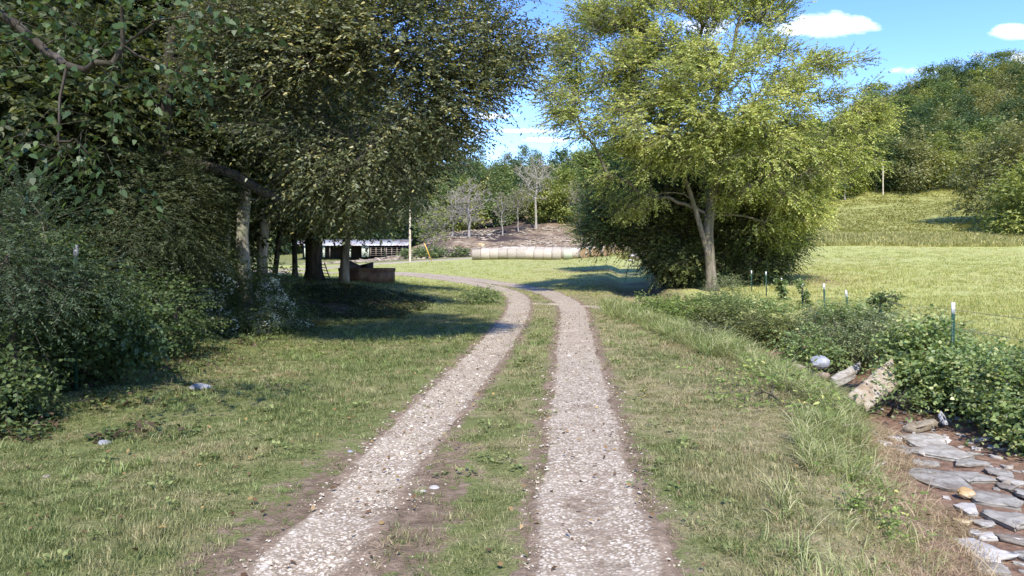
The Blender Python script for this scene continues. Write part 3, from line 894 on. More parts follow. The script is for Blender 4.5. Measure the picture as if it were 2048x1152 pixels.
def weeds():
    pr = []
    for q in range(5):
        n = 16
        a = RNG.random(n) * 6.28; r = .02 + .07 * RNG.random(n)
        P = np.stack([np.cos(a) * r, np.sin(a) * r, .012 + .03 * RNG.random(n)], -1)
        A = unit(np.stack([np.cos(a), np.sin(a), .35 + .3 * RNG.random(n)], -1)); N_ = unit(np.array([0, 0, 1.]) + .35 * randdir(n))
        L_ = .03 + .03 * RNG.random(n); V, t = leaf_quads(P, A, N_, L_, L_ * (.75 if q % 2 else .45), RNG.random(n))
        pr.append(leaf_obj('t', V, t, M['weedleaf'], link=False))
    x, y = band(3.2, 22, 15, .8)
    e, d = lawn_ok(x, y)
    k = (e > .05) & (d < -1.2) & (x > WOODX(y) - .5) & (vnoise(x * .8 + 9, y * .8) + .5 * vnoise(x * 3, y * 3) > .05)
    x = x[k]; y = y[k]; n = len(x); s = (.4 + .7 * RNG.random(n)) * np.interp(y, [3, 22], [.8, 1.5])
    scatter('lawn_weeds', np.stack([x, y, h(x, y) + .015], -1), np.stack([RNG.normal(size=n) * .15, RNG.normal(size=n) * .15, RNG.random(n) * 6.28], -1), np.stack([s, s, s], -1), pr,
            cat='weeds', label='small broad leaved weeds and clover growing in the lawn')
M['weedleaf'] = leafmat('lawn_weed_leaves', [(0, (.09, .12, .035)), (.5, (.17, .21, .07)), (1, (.27, .29, .11))], .3)
weeds()

# ------------------------------------------------------------------ plants
M['bark_grey'] = barkmat('grey_bark', (.085, .072, .058, 1), (.27, .25, .215, 1), (.50, .48, .44, 1))
M['bark_dark'] = barkmat('dark_bark', (.022, .018, .014, 1), (.060, .050, .040, 1), (.11, .095, .078, 1))
M['bark_pale'] = barkmat('pale_bark', (.17, .145, .115, 1), (.30, .265, .22, 1), (.46, .42, .36, 1))
M['bark_mid'] = barkmat('brown_bark', (.060, .048, .036, 1), (.155, .130, .100, 1), (.27, .235, .19, 1))
M['twig'] = barkmat('twigs', (.05, .04, .03, 1), (.10, .085, .065, 1), (.16, .14, .11, 1))
M['deadwood'] = barkmat('dead_twigs', (.17, .14, .125, 1), (.27, .235, .21, 1), (.38, .34, .31, 1))

M['lf_big'] = leafmat('hackberry_leaves', [(0, (.085, .110, .038)), (.25, (.175, .210, .062)), (.55, (.30, .350, .100)), (.85, (.44, .47, .15)), (1, (.55, .54, .21))], .42)
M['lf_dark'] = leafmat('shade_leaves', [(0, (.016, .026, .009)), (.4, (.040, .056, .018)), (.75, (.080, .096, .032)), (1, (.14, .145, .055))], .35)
M['lf_olive'] = leafmat('olive_leaves', [(0, (.040, .054, .022)), (.35, (.090, .106, .044)), (.7, (.150, .164, .078)), (.93, (.23, .238, .135)), (.98, (.27, .26, .14)), (1, (.34, .30, .11))], .3, rough=.42)
M['lf_broad'] = leafmat('broad_leaves', [(0, (.026, .050, .017)), (.5, (.058, .095, .032)), (1, (.115, .160, .062))], .35, rough=.45)
M['lf_weed'] = leafmat('weed_leaves', [(0, (0.084, 0.123, 0.032)), (.5, (0.183, 0.254, 0.065)), (.85, (0.304, 0.377, 0.109)), (1, (0.502, 0.478, 0.160))], .35)
M['lf_vine'] = leafmat('vine_leaves', [(0, (.085, .115, .038)), (.5, (.160, .225, .078)), (.85, (.27, .34, .125)), (1, (.42, .43, .19))], .35, rough=.4)
M['lf_bush'] = leafmat('thicket_leaves', [(0, (.055, .078, .024)), (.5, (.125, .155, .048)), (.85, (.225, .25, .085)), (1, (.34, .34, .13))], .35)
M['lf_shade'] = leafmat('understory_leaves', [(0, (.028, .048, .016)), (.5, (.066, .100, .032)), (.9, (.125, .170, .055)), (1, (.20, .23, .09))], .35)
M['lf_cedar'] = leafmat('cedar_sprays', [(0, (.020, .030, .010)), (.5, (.042, .055, .018)), (1, (.085, .092, .032))], .2)
M['lf_blue'] = leafmat('locust_leaves', [(0, (.030, .050, .026)), (.5, (.062, .095, .048)), (1, (.12, .155, .09))], .3)
M['petal'] = leafmat('white_petals', [(0, (.55, .58, .50)), (1, (.80, .80, .74))], .3)
M['fr_a'] = leafmat('far_green_leaves', [(0, (0.066, 0.105, 0.042)), (.5, (0.132, 0.182, 0.067)), (1, (0.243, 0.287, 0.105))], .3)
M['fr_b'] = leafmat('far_yellow_green_leaves', [(0, (0.112, 0.144, 0.037)), (.5, (0.217, 0.250, 0.065)), (1, (0.354, 0.362, 0.106))], .3)
M['fr_c'] = leafmat('far_olive_leaves', [(0, (0.096, 0.109, 0.045)), (.5, (0.184, 0.189, 0.078)), (1, (0.301, 0.287, 0.126))], .3)
M['fr_d'] = leafmat('far_dark_leaves', [(0, (0.035, 0.068, 0.033)), (.5, (0.076, 0.120, 0.054)), (1, (0.142, 0.188, 0.078))], .3)

def skeleton(trunk, r0, targets, rng, step=.5, wander=.12, up=.15, tip_r=.008, gamma=.42, low_=.35):
    """trunk: list of 3D points; returns chains [(pts, radii)]"""
    nodes = [np.array(p, float) for p in trunk]
    par = [-1] + list(range(len(trunk) - 1))
    plen = [0.0]
    for i in range(1, len(trunk)): plen.append(plen[-1] + np.linalg.norm(nodes[i] - nodes[i - 1]))
    chains = [list(range(len(trunk)))]
    A = np.array(nodes); top = A[-1]
    allow0 = max(1, int(len(trunk) * low_))
    T = np.array(targets)
    order = np.argsort(np.linalg.norm(T - A[len(A) * 2 // 3], axis=1))
    NP = [tuple(p) for p in nodes]; arr = np.array(NP); pl = np.array(plen)
    ok = np.ones(len(arr), bool); ok[:allow0] = False
    for k in order:
        t = T[k]
        d = np.linalg.norm(arr - t, axis=1)
        cost = d + .25 * pl + np.where(arr[:, 2] > t[2] + .15, .5 * (arr[:, 2] - t[2]), 0)
        cost[~ok] = 1e9
        j = int(np.argmin(cost)); a = arr[j]; D = d[j]
        n = max(1, int(D / step))
        side = rng.normal(size=3) * D * wander * .5
        pts = []
        for q in range(1, n + 1):
            s = q / n
            p = a + (t - a) * s + side * math.sin(math.pi * s) + np.array([0, 0, up * D * math.sin(math.pi * s) * .5])
            if q < n: p = p + rng.normal(size=3) * step * .10
            pts.append(p)
        s0 = len(arr)
        arr = np.vstack([arr, pts]); ok = np.append(ok, np.ones(n, bool))
        l = pl[j]; prev = a; add = []
        for p in pts:
            l += np.linalg.norm(p - prev); add.append(l); prev = p
        pl = np.append(pl, add)
        par += [j] + list(range(s0, s0 + n - 1))
        chains.append([j] + list(range(s0, s0 + n)))
    cnt = np.zeros(len(arr))
    leafs = [c[-1] for c in chains]
    for l in leafs: cnt[l] += 1
    for i in range(len(arr) - 1, 0, -1):
        if par[i] >= 0: cnt[par[i]] += cnt[i]
    rad = tip_r * np.maximum(cnt, 1) ** gamma
    k = r0 / rad[0]
    rad = tip_r * np.maximum(cnt, 1) ** (gamma + math.log(k) / math.log(max(cnt[0], 2)))
    out = []
    for ci, c in enumerate(chains):
        P = arr[c]; rr = rad[c].copy()
        if ci > 0: rr[0] = min(rr[0], rr[1] * 1.25) if len(rr) > 1 else rr[0]
        out.append((P, rr))
    # root flare
    P, rr = out[0]; rr = rr.copy(); rr[0] *= 1.45
    if len(rr) > 2: rr[1] *= 1.08
    out[0] = (P, rr)
    return out

def tubes(chains, sides=None):
    V = []; Fc = []; base = 0
    for P, rr in chains:
        m = len(P)
        if m < 2: continue
        n = sides or (9 if rr[0] > .08 else (5 if rr[0] > .02 else 3))
        T = unit(np.gradient(P, axis=0))
        ref = np.array([0.31, .2, .93]) if abs(T[0][2]) < .8 else np.array([1., .1, 0])
        U = unit(np.cross(T, ref)); W = np.cross(T, U)
        a = np.arange(n) * 2 * math.pi / n
        ring = P[:, None] + (U[:, None] * np.cos(a)[None, :, None] + W[:, None] * np.sin(a)[None, :, None]) * rr[:, None, None]
        V.append(ring.reshape(-1, 3))
        i = np.arange(m - 1)[:, None] * n + base; k = np.arange(n)[None]; k2 = (k + 1) % n
        Fc.append(np.stack([i + k, i + k2, i + n + k2, i + n + k], -1).reshape(-1, 4))
        base += m * n
    return np.concatenate(V), np.concatenate(Fc)

def sprays(P, D, L, nl, ll, lw_, rng, droop=.35, tint=None, tvar=.22, flat=.5, spread=1.0):
    """leafy twigs: origins P, directions D, lengths L; returns leaf quads and twig chains"""
    n = len(P)
    s = (np.arange(nl)[None] + rng.random((n, nl))) / nl
    sag = np.zeros((n, nl, 3)); sag[..., 2] = -(s ** 2) * (L[:, None] * droop * .6)
    O = P[:, None] + D[:, None] * (L[:, None] * s)[..., None] + sag
    up = np.array([0, 0, 1.0]); side = unit(np.cross(D, up) + 1e-3 * rng.normal(size=(n, 3)))
    sgn = np.where(np.arange(nl) % 2 == 0, 1.0, -1.0)[None, :, None]
    A = D[:, None] * .55 + side[:, None] * sgn * .85 * spread + rng.normal(size=(n, nl, 3)) * .28
    A[..., 2] -= droop * (0.5 + rng.random((n, nl)))
    A = unit(A.reshape(-1, 3))
    Nn = unit(up * flat + rng.normal(size=(n * nl, 3)) * .6)
    Ln = ll * (.65 + .6 * rng.random(n * nl)); Wn = lw_ * (Ln / ll)
    tt = (tint if tint is not None else np.full(n, .5))
    tt = np.clip(np.repeat(tt, nl) + rng.normal(size=n * nl) * tvar, 0, 1)
    return leaf_quads(O.reshape(-1, 3), A, Nn, Ln, Wn, tt)

def blobpts(blobs, n, rng, shell=.55):
    """random targets inside a set of ellipsoids (x,y,z,rx,ry,rz), biased to the outside"""
    B = np.array(blobs, float)
    vol = (B[:, 3] * B[:, 4] * B[:, 5]) ** .85; pr = vol / vol.sum()
    i = rng.choice(len(B), n, p=pr)
    r = (shell + (1 - shell) * rng.random(n)) ** .8
    u = randdir(n, rng)
    P = B[i, :3] + u * B[i, 3:6] * r[:, None]
    return P, u, i

def PB(px, py, Y, rx, ry, rz):
    w = PW(px, py, Y); return (w[0], w[1], w[2], rx, ry, rz)

def make_plant(name, label, cat, base, blobs, n_targets, n_sprays, ll, lw_, nl, lmat, bmat, group=None, trunk=None, r0=.15, seed=1,
               spray_len=(.3, .7), cl_r=.5, droop=.35, flat=.5, shell=.5, tint0=.5, tintv=.16, twig=True, leafname='crown', woodname='trunk', outw=.7,
               step=.5, up=.15, zmin=None, gapf=None, root=None, tip_r=.008, tvar=.2, low_=.35, twr=.006):
    rng = np.random.default_rng(seed)
    root = root or empty(name, base)
    tag(root, label, cat, group)
    b = np.array(base, float)
    T, U, _ = blobpts(blobs, n_targets, rng, shell)
    if gapf is not None:
        k = gapf(T); T = T[k]; U = U[k]
    if zmin is not None: T[:, 2] = np.maximum(T[:, 2], zmin)
    if trunk is None:
        c = np.array(blobs)[:, :3].mean(0); trunk = [b, b + (c - b) * .35, b + (c - b) * .7]
    ch = skeleton(trunk, r0, T, rng, step=step, up=up, tip_r=tip_r, low_=low_)
    ctr = np.array(blobs)[:, :3].mean(0)
    # sprays round each target
    i = rng.integers(0, len(T), n_sprays)
    off = rng.normal(size=(n_sprays, 3)) * cl_r * np.array([1, 1, .55])
    P = T[i] + off
    D = unit(unit(P - ctr) * outw + unit(off) * .6 + rng.normal(size=(n_sprays, 3)) * .35 + np.array([0, 0, .05]))
    L = spray_len[0] + (spray_len[1] - spray_len[0]) * rng.random(n_sprays)
    ct = tint0 + tintv * rng.normal(size=len(T))
    V, t = sprays(P, D, L, nl, ll, lw_, rng, droop, ct[i], tvar, flat)
    o1 = leaf_obj(leafname, V - b, t, lmat, root)
    if twig:
        k = rng.random(n_sprays) < .5
        for p, d, l in zip(P[k], D[k], L[k]):
            ch.append((np.array([p - d * l * .35, p + d * l * .5, p + d * l * .95 - np.array([0, 0, l * droop * .5])]), np.array([1, .7, .35]) * twr * max(1, b[1] / 14)))
    TV, TF = tubes(ch)
    o2 = mesh_np(woodname, TV - b, TF.ravel(), np.full(len(TF), 4), bmat, root, smooth=True)
    return root

def ground_at(px, Y):
    x = (px - 1024) / F * Y
    return (x, Y, hs(x, Y) - .03)

def trunk_px(base, pts):
    """trunk through photograph points (px, py, Y) starting at base, resampled"""
    P = [np.array(base, float)] + [np.array(PW(*p)) for p in pts]
    return densify([tuple(p) for p in P], .7)

# ---- the big tree by the creek
bt = gp(1424, 581); bt = (bt[0], bt[1], hs(bt[0], bt[1]) - .05); BY = bt[1]
def bb(px, py, rx, ry, rz, dy=0): return PB(px, py, BY + dy, rx, ry, rz)
k = BY / F
blobs = [bb(1500, 40, 60 * k, 1.8, 60 * k), bb(1640, 160, 70 * k, 1.8, 42 * k, -.4), bb(1340, 150, 120 * k, 2.2, 70 * k, -1), bb(1720, 260, 50 * k, 1.2, 40 * k), bb(1600, 400, 70 * k, 1.8, 50 * k, .3), bb(1565, 455, 50 * k, 1.4, 40 * k, .3), bb(1480, 380, 80 * k, 1.8, 45 * k, .8), bb(1260, 400, 60 * k, 1.6, 35 * k, .8), bb(1700, 160, 55 * k, 1.4, 45 * k), bb(1210, 110, 110 * k, 2.0, 90 * k, -.5), bb(1180, 225, 95 * k, 1.9, 60 * k, -1.5), bb(1330, 60, 120 * k, 2.6, 90 * k), bb(1500, -30, 130 * k, 2.4, 80 * k, .5),
         bb(1430, 190, 150 * k, 3.0, 95 * k, -2.2), bb(1340, 260, 110 * k, 2.4, 70 * k, -2.2), bb(1600, 210, 110 * k, 2.6, 75 * k, -.5), bb(1690, 230, 78 * k, 1.7, 60 * k),
         bb(1650, 320, 85 * k, 2, 45 * k), bb(1530, 330, 120 * k, 2.6, 75 * k, -1.2), bb(1560, 130, 100 * k, 2, 60 * k), bb(1250, 330, 90 * k, 2, 50 * k, -.5),
         bb(1420, -110, 150 * k, 2.6, 60 * k), bb(1600, 430, 60 * k, 1.6, 65 * k, .5), bb(1240, 30, 90 * k, 1.8, 50 * k),
         bb(1120, 170, 40 * k, 1.2, 50 * k, -.8), bb(1150, 60, 45 * k, 1.2, 45 * k)]
def bgap(T):
    px = T[:, 0] / T[:, 1] * F + 1024; pz = T[:, 2]
    g = vnoise(T[:, 0] * .55 + 5, T[:, 2] * .55) + .5 * vnoise(T[:, 0] * 1.3, T[:, 2] * 1.3)
    return g > -.33
trunk = trunk_px(bt, [(1420, 520, BY), (1416, 460, BY), (1424, 400, BY - .1), (1432, 330, BY - .1), (1425, 250, BY), (1440, 160, BY)])
make_plant('hackberry_tree', 'large yellow green hackberry tree with a forked trunk standing by the creek and fence', 'tree', bt, blobs, 760, 28000, .125, .060, 9,
           M['lf_big'], M['bark_mid'], trunk=trunk, r0=.27, seed=11, spray_len=(.35, .85), cl_r=.36, droop=.22, gapf=bgap, tintv=.24, tint0=.60, step=.45, outw=.8, tip_r=.012)
# second stem of the fork
rng_ = np.random.default_rng(5)
st = trunk_px(PW(1421, 530, BY), [(1405, 470, BY - .15), (1385, 400, BY - .3), (1368, 350, BY - .5), (1345, 280, BY - .8), (1290, 230, BY - 1)])
fork = bpy.data.objects['hackberry_tree']
T_, _, _ = blobpts(blobs[2:4] + blobs[7:8], 26, rng_, .4)
ch = skeleton(st, .13, T_, rng_, step=.5)
st2 = trunk_px(PW(1330, 285, BY - .7), [(1270, 345, BY - 1), (1200, 310, BY - 1.2), (1140, 300, BY - 1.3)])
TV, TF = tubes(ch)
mesh_np('fork_stem', TV - np.array(bt), TF.ravel(), np.full(len(TF), 4), M['bark_mid'], fork, smooth=True)

# ---- thicket of bushy trees behind it along the creek
def thicket(px, Yd, label, blobs, n, seed, lmat='lf_bush', ll=.12, name='creek_side_tree', r0=.12, ns=7000, bm='bark_dark', tint0=.45, **kw):
    b = ground_at(px, Yd)
    return make_plant(name, label, 'tree', b, blobs, n, ns, ll, ll * .5, 9, M[lmat], M[bm], group='bushy trees behind the big tree', seed=seed, r0=r0,
                      spray_len=(.4, .9), cl_r=.5, droop=.25, tintv=.22, tint0=tint0, step=.8, low_=.1, **kw)
def tb(px, py, Y, wx, wz, ry=2.0): return PB(px, py, Y, wx * Y / F, ry, wz * Y / F)
T0 = BY + 3.2
thicket(1330, T0 + 3, 'dark green bushy tree hanging over the lawn, leftmost behind the big tree', [tb(1225, 430, T0 + 4, 45, 60), tb(1270, 465, T0 + 4, 50, 40), tb(1200, 462, T0 + 3, 34, 30), tb(1178, 492, T0 + 3, 12, 18, .6), tb(1205, 500, T0 + 3, 10, 14, .6), tb(1265, 390, T0 + 5, 60, 60), tb(1320, 500, T0 + 3, 40, 40)], 170, 21, 'lf_vine', .13, tint0=.5)
thicket(1350, T0 + 1, 'shady bushy tree directly left of the big trunk', [tb(1330, 450, T0 + 1, 60, 70), tb(1355, 530, T0, 45, 40, 1.6), tb(1360, 380, T0 + 2, 70, 60), tb(1385, 555, T0, 30, 22, 1), tb(1400, 470, T0 + 1, 40, 60)], 170, 22, 'lf_bush', .12)
thicket(1480, T0, 'shady bushy tree directly right of the big trunk', [tb(1490, 450, T0, 60, 70), tb(1490, 525, T0, 55, 40), tb(1545, 470, T0 + 1, 50, 55), tb(1530, 530, T0, 45, 24, 1.2), tb(1470, 380, T0 + 1, 70, 60)], 170, 23, 'lf_bush', .12)
thicket(1560, T0 + 2.5, 'bushy tree with drooping lit branches at the right end of the thicket', [tb(1555, 440, T0 + 2, 42, 60), tb(1565, 490, T0 + 2, 28, 32), tb(1555, 370, T0 + 3, 60, 50)], 110, 24, 'lf_big', .12, ns=4200, tint0=.3)
thicket(1320, 58, 'pale green leafy tree beyond the thicket, right of the clearing', [tb(1250, 340, 58, 80, 60), tb(1200, 360, 58, 45, 60), tb(1310, 330, 58, 80, 60), tb(1210, 420, 57, 40, 40)], 150, 25, 'lf_weed', .16, ns=5200, r0=.16)
thicket(1425, 50, 'tall leafy tree hidden behind the forked trunk', [tb(1400, 330, 50, 110, 80), tb(1480, 300, 50, 110, 80), tb(1400, 430, 49, 110, 80)], 150, 26, 'lf_weed', .15, ns=5200, r0=.16)

# ---- woodland on the left
def lb(px, py, Y, wx, wz, ry=None): return PB(px, py, Y, wx * Y / F, ry or wx * Y / F * .8, wz * Y / F)
def ogap(T): return vnoise(T[:, 0] * .8 + 2, T[:, 2] * .8) + .6 * vnoise(T[:, 0] * 1.9, T[:, 2] * 1.9 + T[:, 1]) > -.22
# the olive leaved tree hanging over the lawn
b = ground_at(300, 15.5)
make_plant('hackberry_tree', 'olive leaved tree with long branches reaching right over the lawn against the sky', 'tree', b,
           [lb(800, 90, 14, 180, 130), lb(640, 180, 13.5, 150, 150), lb(720, 330, 14.5, 130, 90), lb(860, 210, 14, 90, 90), lb(930, 60, 15, 80, 70), lb(560, 40, 14, 160, 130),
            lb(660, -120, 15, 270, 120), lb(965, 150, 14, 75, 55), lb(910, 235, 14, 80, 30), lb(1000, 110, 14.5, 60, 70), lb(930, 0, 15, 55, 50), lb(640, 375, 15.5, 90, 58), lb(755, 375, 15.5, 60, 45), lb(490, 150, 14, 90, 110)],
           520, 17000, .082, .036, 9, M['lf_olive'], M['bark_dark'], trunk=trunk_px(b, [(312, 500, 15.5), (318, 300, 15.4), (330, 180, 15.2), (345, 60, 15)]), r0=.21, seed=31,
           spray_len=(.3, .65), cl_r=.30, droop=.22, flat=.5, tintv=.22, tint0=.5, tvar=.26, step=.45, up=.25, low_=.7, gapf=ogap)
b = ground_at(494, 18.9)
make_plant('woodland_tree', 'pale grey barked tree rising behind the white flowers', 'tree', b,
           [lb(500, 150, 21, 200, 200), lb(620, 260, 21, 150, 120), lb(420, 260, 21, 100, 90), lb(700, 390, 22, 100, 55), lb(560, -60, 21, 250, 120)], 170, 5200, .14, .065, 9,
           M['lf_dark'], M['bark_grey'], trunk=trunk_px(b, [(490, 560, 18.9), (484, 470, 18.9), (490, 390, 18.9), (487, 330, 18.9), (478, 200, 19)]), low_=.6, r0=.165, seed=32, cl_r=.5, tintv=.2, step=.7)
b = ground_at(526, 26)
make_plant('woodland_tree', 'slim grey trunked tree just right of the pale barked tree', 'tree', b,
           [lb(640, 200, 26, 170, 150), lb(760, 330, 26, 110, 80), lb(560, 380, 27, 100, 70), lb(820, 260, 26, 90, 90)], 150, 4500, .15, .065, 9,
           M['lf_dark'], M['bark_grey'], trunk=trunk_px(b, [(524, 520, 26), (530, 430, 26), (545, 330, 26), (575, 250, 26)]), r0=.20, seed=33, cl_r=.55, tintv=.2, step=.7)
b = ground_at(628, 37)
make_plant('woodland_tree', 'thick dark trunked tree with the ladder leaning on it', 'tree', b,
           [lb(620, 350, 37, 130, 80), lb(700, 410, 37, 90, 40), lb(560, 420, 37, 80, 60), lb(640, 200, 37, 150, 100)], 150, 4600, .2, .09, 9,
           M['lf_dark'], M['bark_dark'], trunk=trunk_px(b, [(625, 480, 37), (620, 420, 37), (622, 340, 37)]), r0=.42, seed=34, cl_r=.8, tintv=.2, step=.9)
b = ground_at(688, 33.5)
make_plant('woodland_tree', 'slim brown trunked tree beside the rusty ring', 'tree', b,
           [lb(730, 385, 33, 95, 60), lb(765, 385, 33, 36, 44), lb(700, 330, 33, 130, 70), lb(855, 320, 33, 36, 50), lb(640, 425, 33, 70, 30), lb(870, 275, 33, 50, 40)], 190, 5200, .15, .062, 9,
           M['lf_olive'], M['bark_mid'], trunk=trunk_px(b, [(690, 510, 33.5), (697, 450, 33.5), (705, 380, 33.4), (712, 300, 33.4)]), r0=.19, seed=35, cl_r=.6, tintv=.2, step=.7, tint0=.42)
# thinner trunks among them
for i, (px, Y, r, lab, px2) in enumerate(((408, 19.5, .10, 'thin trunked tree, second left of the pale barked tree', 400), (447, 19.8, .085, 'thin dark trunked tree just left of the pale barked tree', 470),
                                       (545, 31, .12, 'leaning dark trunked tree between the grey trunk and the ladder tree', 590), (230, 19, .16, 'dark trunked tree among the shaded leaves left of the white flowers', 245),
                                       (100, 14, .10, 'slender leaning tree in the deep shade at the far left', 60), (590, 42, .16, 'dark trunked tree behind the bank left of the ladder', 585))):
    b = ground_at(px, Y)
    make_plant('woodland_tree', lab, 'tree', b, [lb(px2, 150, Y, 160, 150), lb(px2 - 40, 330, Y, 120, 90), lb(px2 + 60, 260, Y, 130, 90)], 90, 2600, .15, .07, 9,
               M['lf_dark'], M['bark_grey' if i < 2 else 'bark_dark'], group='trees at the edge of the left wood', trunk=trunk_px(b, [((px + px2) / 2, 400, Y), (px2, 200, Y), (px2, 50, Y)]), low_=.5, r0=r, seed=40 + i, cl_r=.6, step=.8)
# foreground branch of large leaves
b = (-6.4, 5.6, hs(-6.4, 5.6) - .03)
make_plant('broadleaf_tree', 'tree reaching in from the left with large pale green heart shaped leaves on hanging twigs', 'tree', b,
           [lb(250, 130, 6.2, 110, 50), lb(370, 150, 6.2, 60, 28), lb(180, 150, 6.4, 70, 30), lb(170, 290, 6.2, 80, 35), lb(300, 20, 6.3, 110, 35), lb(100, 60, 6.5, 90, 90), lb(250, 345, 6.3, 60, 22), lb(420, 20, 6.2, 50, 25)],
           50, 150, .078, .052, 6, M['lf_broad'], M['bark_dark'], trunk=[b, (-6.3, 5.7, 2), (-6.1, 5.8, 4), (-5.4, 6.0, 4.9)], r0=.045, tip_r=.004, seed=51, spray_len=(.25, .5), cl_r=.16, droop=.9, flat=.2, step=.3, shell=.2, tint0=.45, twr=.003)
# juniper
b = ground_at(350, 14.6)
make_plant('juniper_tree', 'dark drooping juniper between the flowers and the fence post', 'tree', b,
           [lb(305, 470, 14.5, 90, 75), lb(360, 400, 14.8, 48, 46), lb(250, 490, 14.2, 65, 60), lb(320, 380, 14.8, 105, 60)], 170, 7000, .07, .016, 14, M['lf_cedar'], M['bark_dark'], r0=.14, seed=52,
           spray_len=(.25, .5), cl_r=.35, droop=.5, flat=.1, twig=False, step=.5)
# pinnate shrub at far left
b = ground_at(20, 8.5)
make_plant('locust_shrub', 'blue green feathery leaved shrub at the left edge', 'shrub', b,
           [lb(30, 420, 8.5, 70, 50), lb(40, 500, 8.2, 90, 55), lb(20, 590, 8.0, 110, 50), lb(-80, 480, 8.5, 110, 110), lb(120, 560, 8.6, 70, 40)], 90, 1600, .042, .017, 20, M['lf_blue'], M['twig'], r0=.05, twr=.0022, tip_r=.004, seed=53,
           spray_len=(.28, .5), cl_r=.22, droop=.15, flat=1.6, step=.3, leafname='foliage', woodname='stem')
# low vine bush with broad leaves
for i, (lab, bl, n, mt, ll, px, Y) in enumerate((
    ('low spreading bush of broad bright leaves at the foot of the left wood', [lb(190, 660, 10.4, 75, 45), lb(120, 640, 10.5, 70, 50), lb(230, 690, 10.2, 35, 28)], 900, 'lf_broad', .085, 170, 10.6),
    ('tangled dark green bush at the bottom left edge of the picture', [lb(5, 705, 8.6, 60, 50), lb(-15, 790, 7.8, 60, 44), lb(80, 715, 9.2, 50, 34), lb(-60, 760, 7.6, 80, 90)], 1500, 'lf_shade', .055, 0, 8.4),
    ('dark weedy bush right of the broad leaved bush', [lb(300, 620, 12.5, 70, 60), lb(350, 660, 13.5, 60, 38), lb(260, 600, 12.8, 60, 40)], 1200, 'lf_shade', .06, 300, 13),
    ('tall shaded bush around the white topped fence post', [lb(110, 585, 9.2, 85, 42), lb(170, 605, 9.4, 55, 36), lb(60, 520, 10.5, 60, 40)], 1500, 'lf_shade', .062, 120, 12))):
    make_plant('bush', lab, 'bush', ground_at(px, Y), bl, 60, n, ll, ll * .72, 7, M[mt], M['twig'], r0=.03, twr=.0022, seed=60 + i, spray_len=(.2, .45), cl_r=.2, droop=.4, flat=.8, step=.3, leafname='foliage', woodname='stem')
# white flowered bushes
def flower_bush(lab, px, Y, bl, n, seed, nf):
    b = ground_at(px, Y)
    r = make_plant('flowering_bush', lab, 'bush', b, bl, 60, n, .055, .026, 9, M['lf_shade'], M['twig'], twr=.0022, tip_r=.004, group='white flowered weeds at the wood edge', r0=.03, seed=seed, spray_len=(.3, .55), cl_r=.25,
                   droop=.3, flat=.7, step=.3, leafname='foliage', woodname='stem', tint0=.6)
    rg = np.random.default_rng(seed + 500)
    T, U, _ = blobpts(bl, nf, rg, .85)
    k = (U[:, 1] < .35) | (U[:, 2] > .3); T = T[k]
    Q = (T[:, None] + rg.normal(size=(len(T), 9, 3)) * .05).reshape(-1, 3)
    A = randdir(len(Q), rg); N_ = unit(np.array([0, -.4, 1.]) + .4 * randdir(len(Q), rg))
    L_ = .030 + .028 * rg.random(len(Q))
    V, t = leaf_quads(Q - np.array(b), A, N_, L_, L_ * .9, rg.random(len(Q)))
    leaf_obj('blossoms', V, t, M['petal'], r)
flower_bush('tall weed bush thick with small white flowers left of the pale trunk', 420, 18.5, [lb(425, 560, 17.5, 48, 48), lb(400, 620, 17, 60, 45), lb(440, 650, 16.8, 34, 30), lb(425, 520, 17.6, 25, 25)], 1500, 71, 330)
flower_bush('weed bush with white flowers right of the pale trunk', 545, 19.5, [lb(540, 595, 18.5, 26, 38), lb(558, 620, 18, 32, 28), lb(530, 645, 17.6, 26, 24)], 900, 72, 300)
flower_bush('low sprawl of white flowered weeds nearest the lawn', 590, 20, [lb(590, 648, 19.8, 28, 10), lb(555, 655, 19.6, 28, 16)], 350, 73, 130)
# shade shrubs that close the wood behind the edge
sh = None
rg = np.random.default_rng(80)
def dup(root, loc, rz, sc, label=None):
    r = root.copy(); COL.objects.link(r); r.location = loc; r.rotation_euler = (0, 0, rz); r.scale = sc
    if label: r['label'] = label
    for c in root.children:
        q = c.copy(); COL.objects.link(q); q.parent = r
    return r

def proto_tree(name, lab, cat, grp, H, spread, n_t, n_s, ll, lmat, bmat, seed, r0, low=.15, nl=7, twig=False, cl=None, droop=.3, flat=.7):
    rg_ = np.random.default_rng(seed)
    bl = []
    for q in range(9):
        t = low + (1 - low) * (q + .5) / 9
        w = spread * math.sin(math.pi * min(.92, (t - low) / (1 - low) * .78 + .2)) * (.8 + .4 * rg_.random())
        a = rg_.random() * 6.28
        bl.append((math.cos(a) * w * .38, math.sin(a) * w * .38, H * (t - .03), w * .72, w * .72, H * .10))
    bl.append((0, 0, H * .93, spread * .35, spread * .35, H * .08))
    tr = [(0, 0, -.2)] + [(rg_.normal() * .012 * H * q, rg_.normal() * .012 * H * q, H * .8 * q / 6) for q in range(1, 7)]
    return make_plant(name, lab, cat, (0, 0, 0), bl, n_t, n_s, ll, ll * .62, nl, M[lmat], M[bmat], group=grp, trunk=tr, r0=r0, seed=seed + 1, spray_len=(ll * 2, ll * 4.5), cl_r=cl or spread * .15,
                      droop=droop, flat=flat, shell=.6, step=H / 14, twig=twig, tintv=.22, tvar=.15)
G1 = 'trees closing the left wood'
L1 = 'dark leafy tree deep inside the left wood'
pw = [proto_tree('woodland_tree', L1, 'tree', G1, 14, 4.2, 120, 3400, .17, 'lf_dark', 'bark_dark', 90 + q, .17, low=.08) for q in range(3)]
pos = []
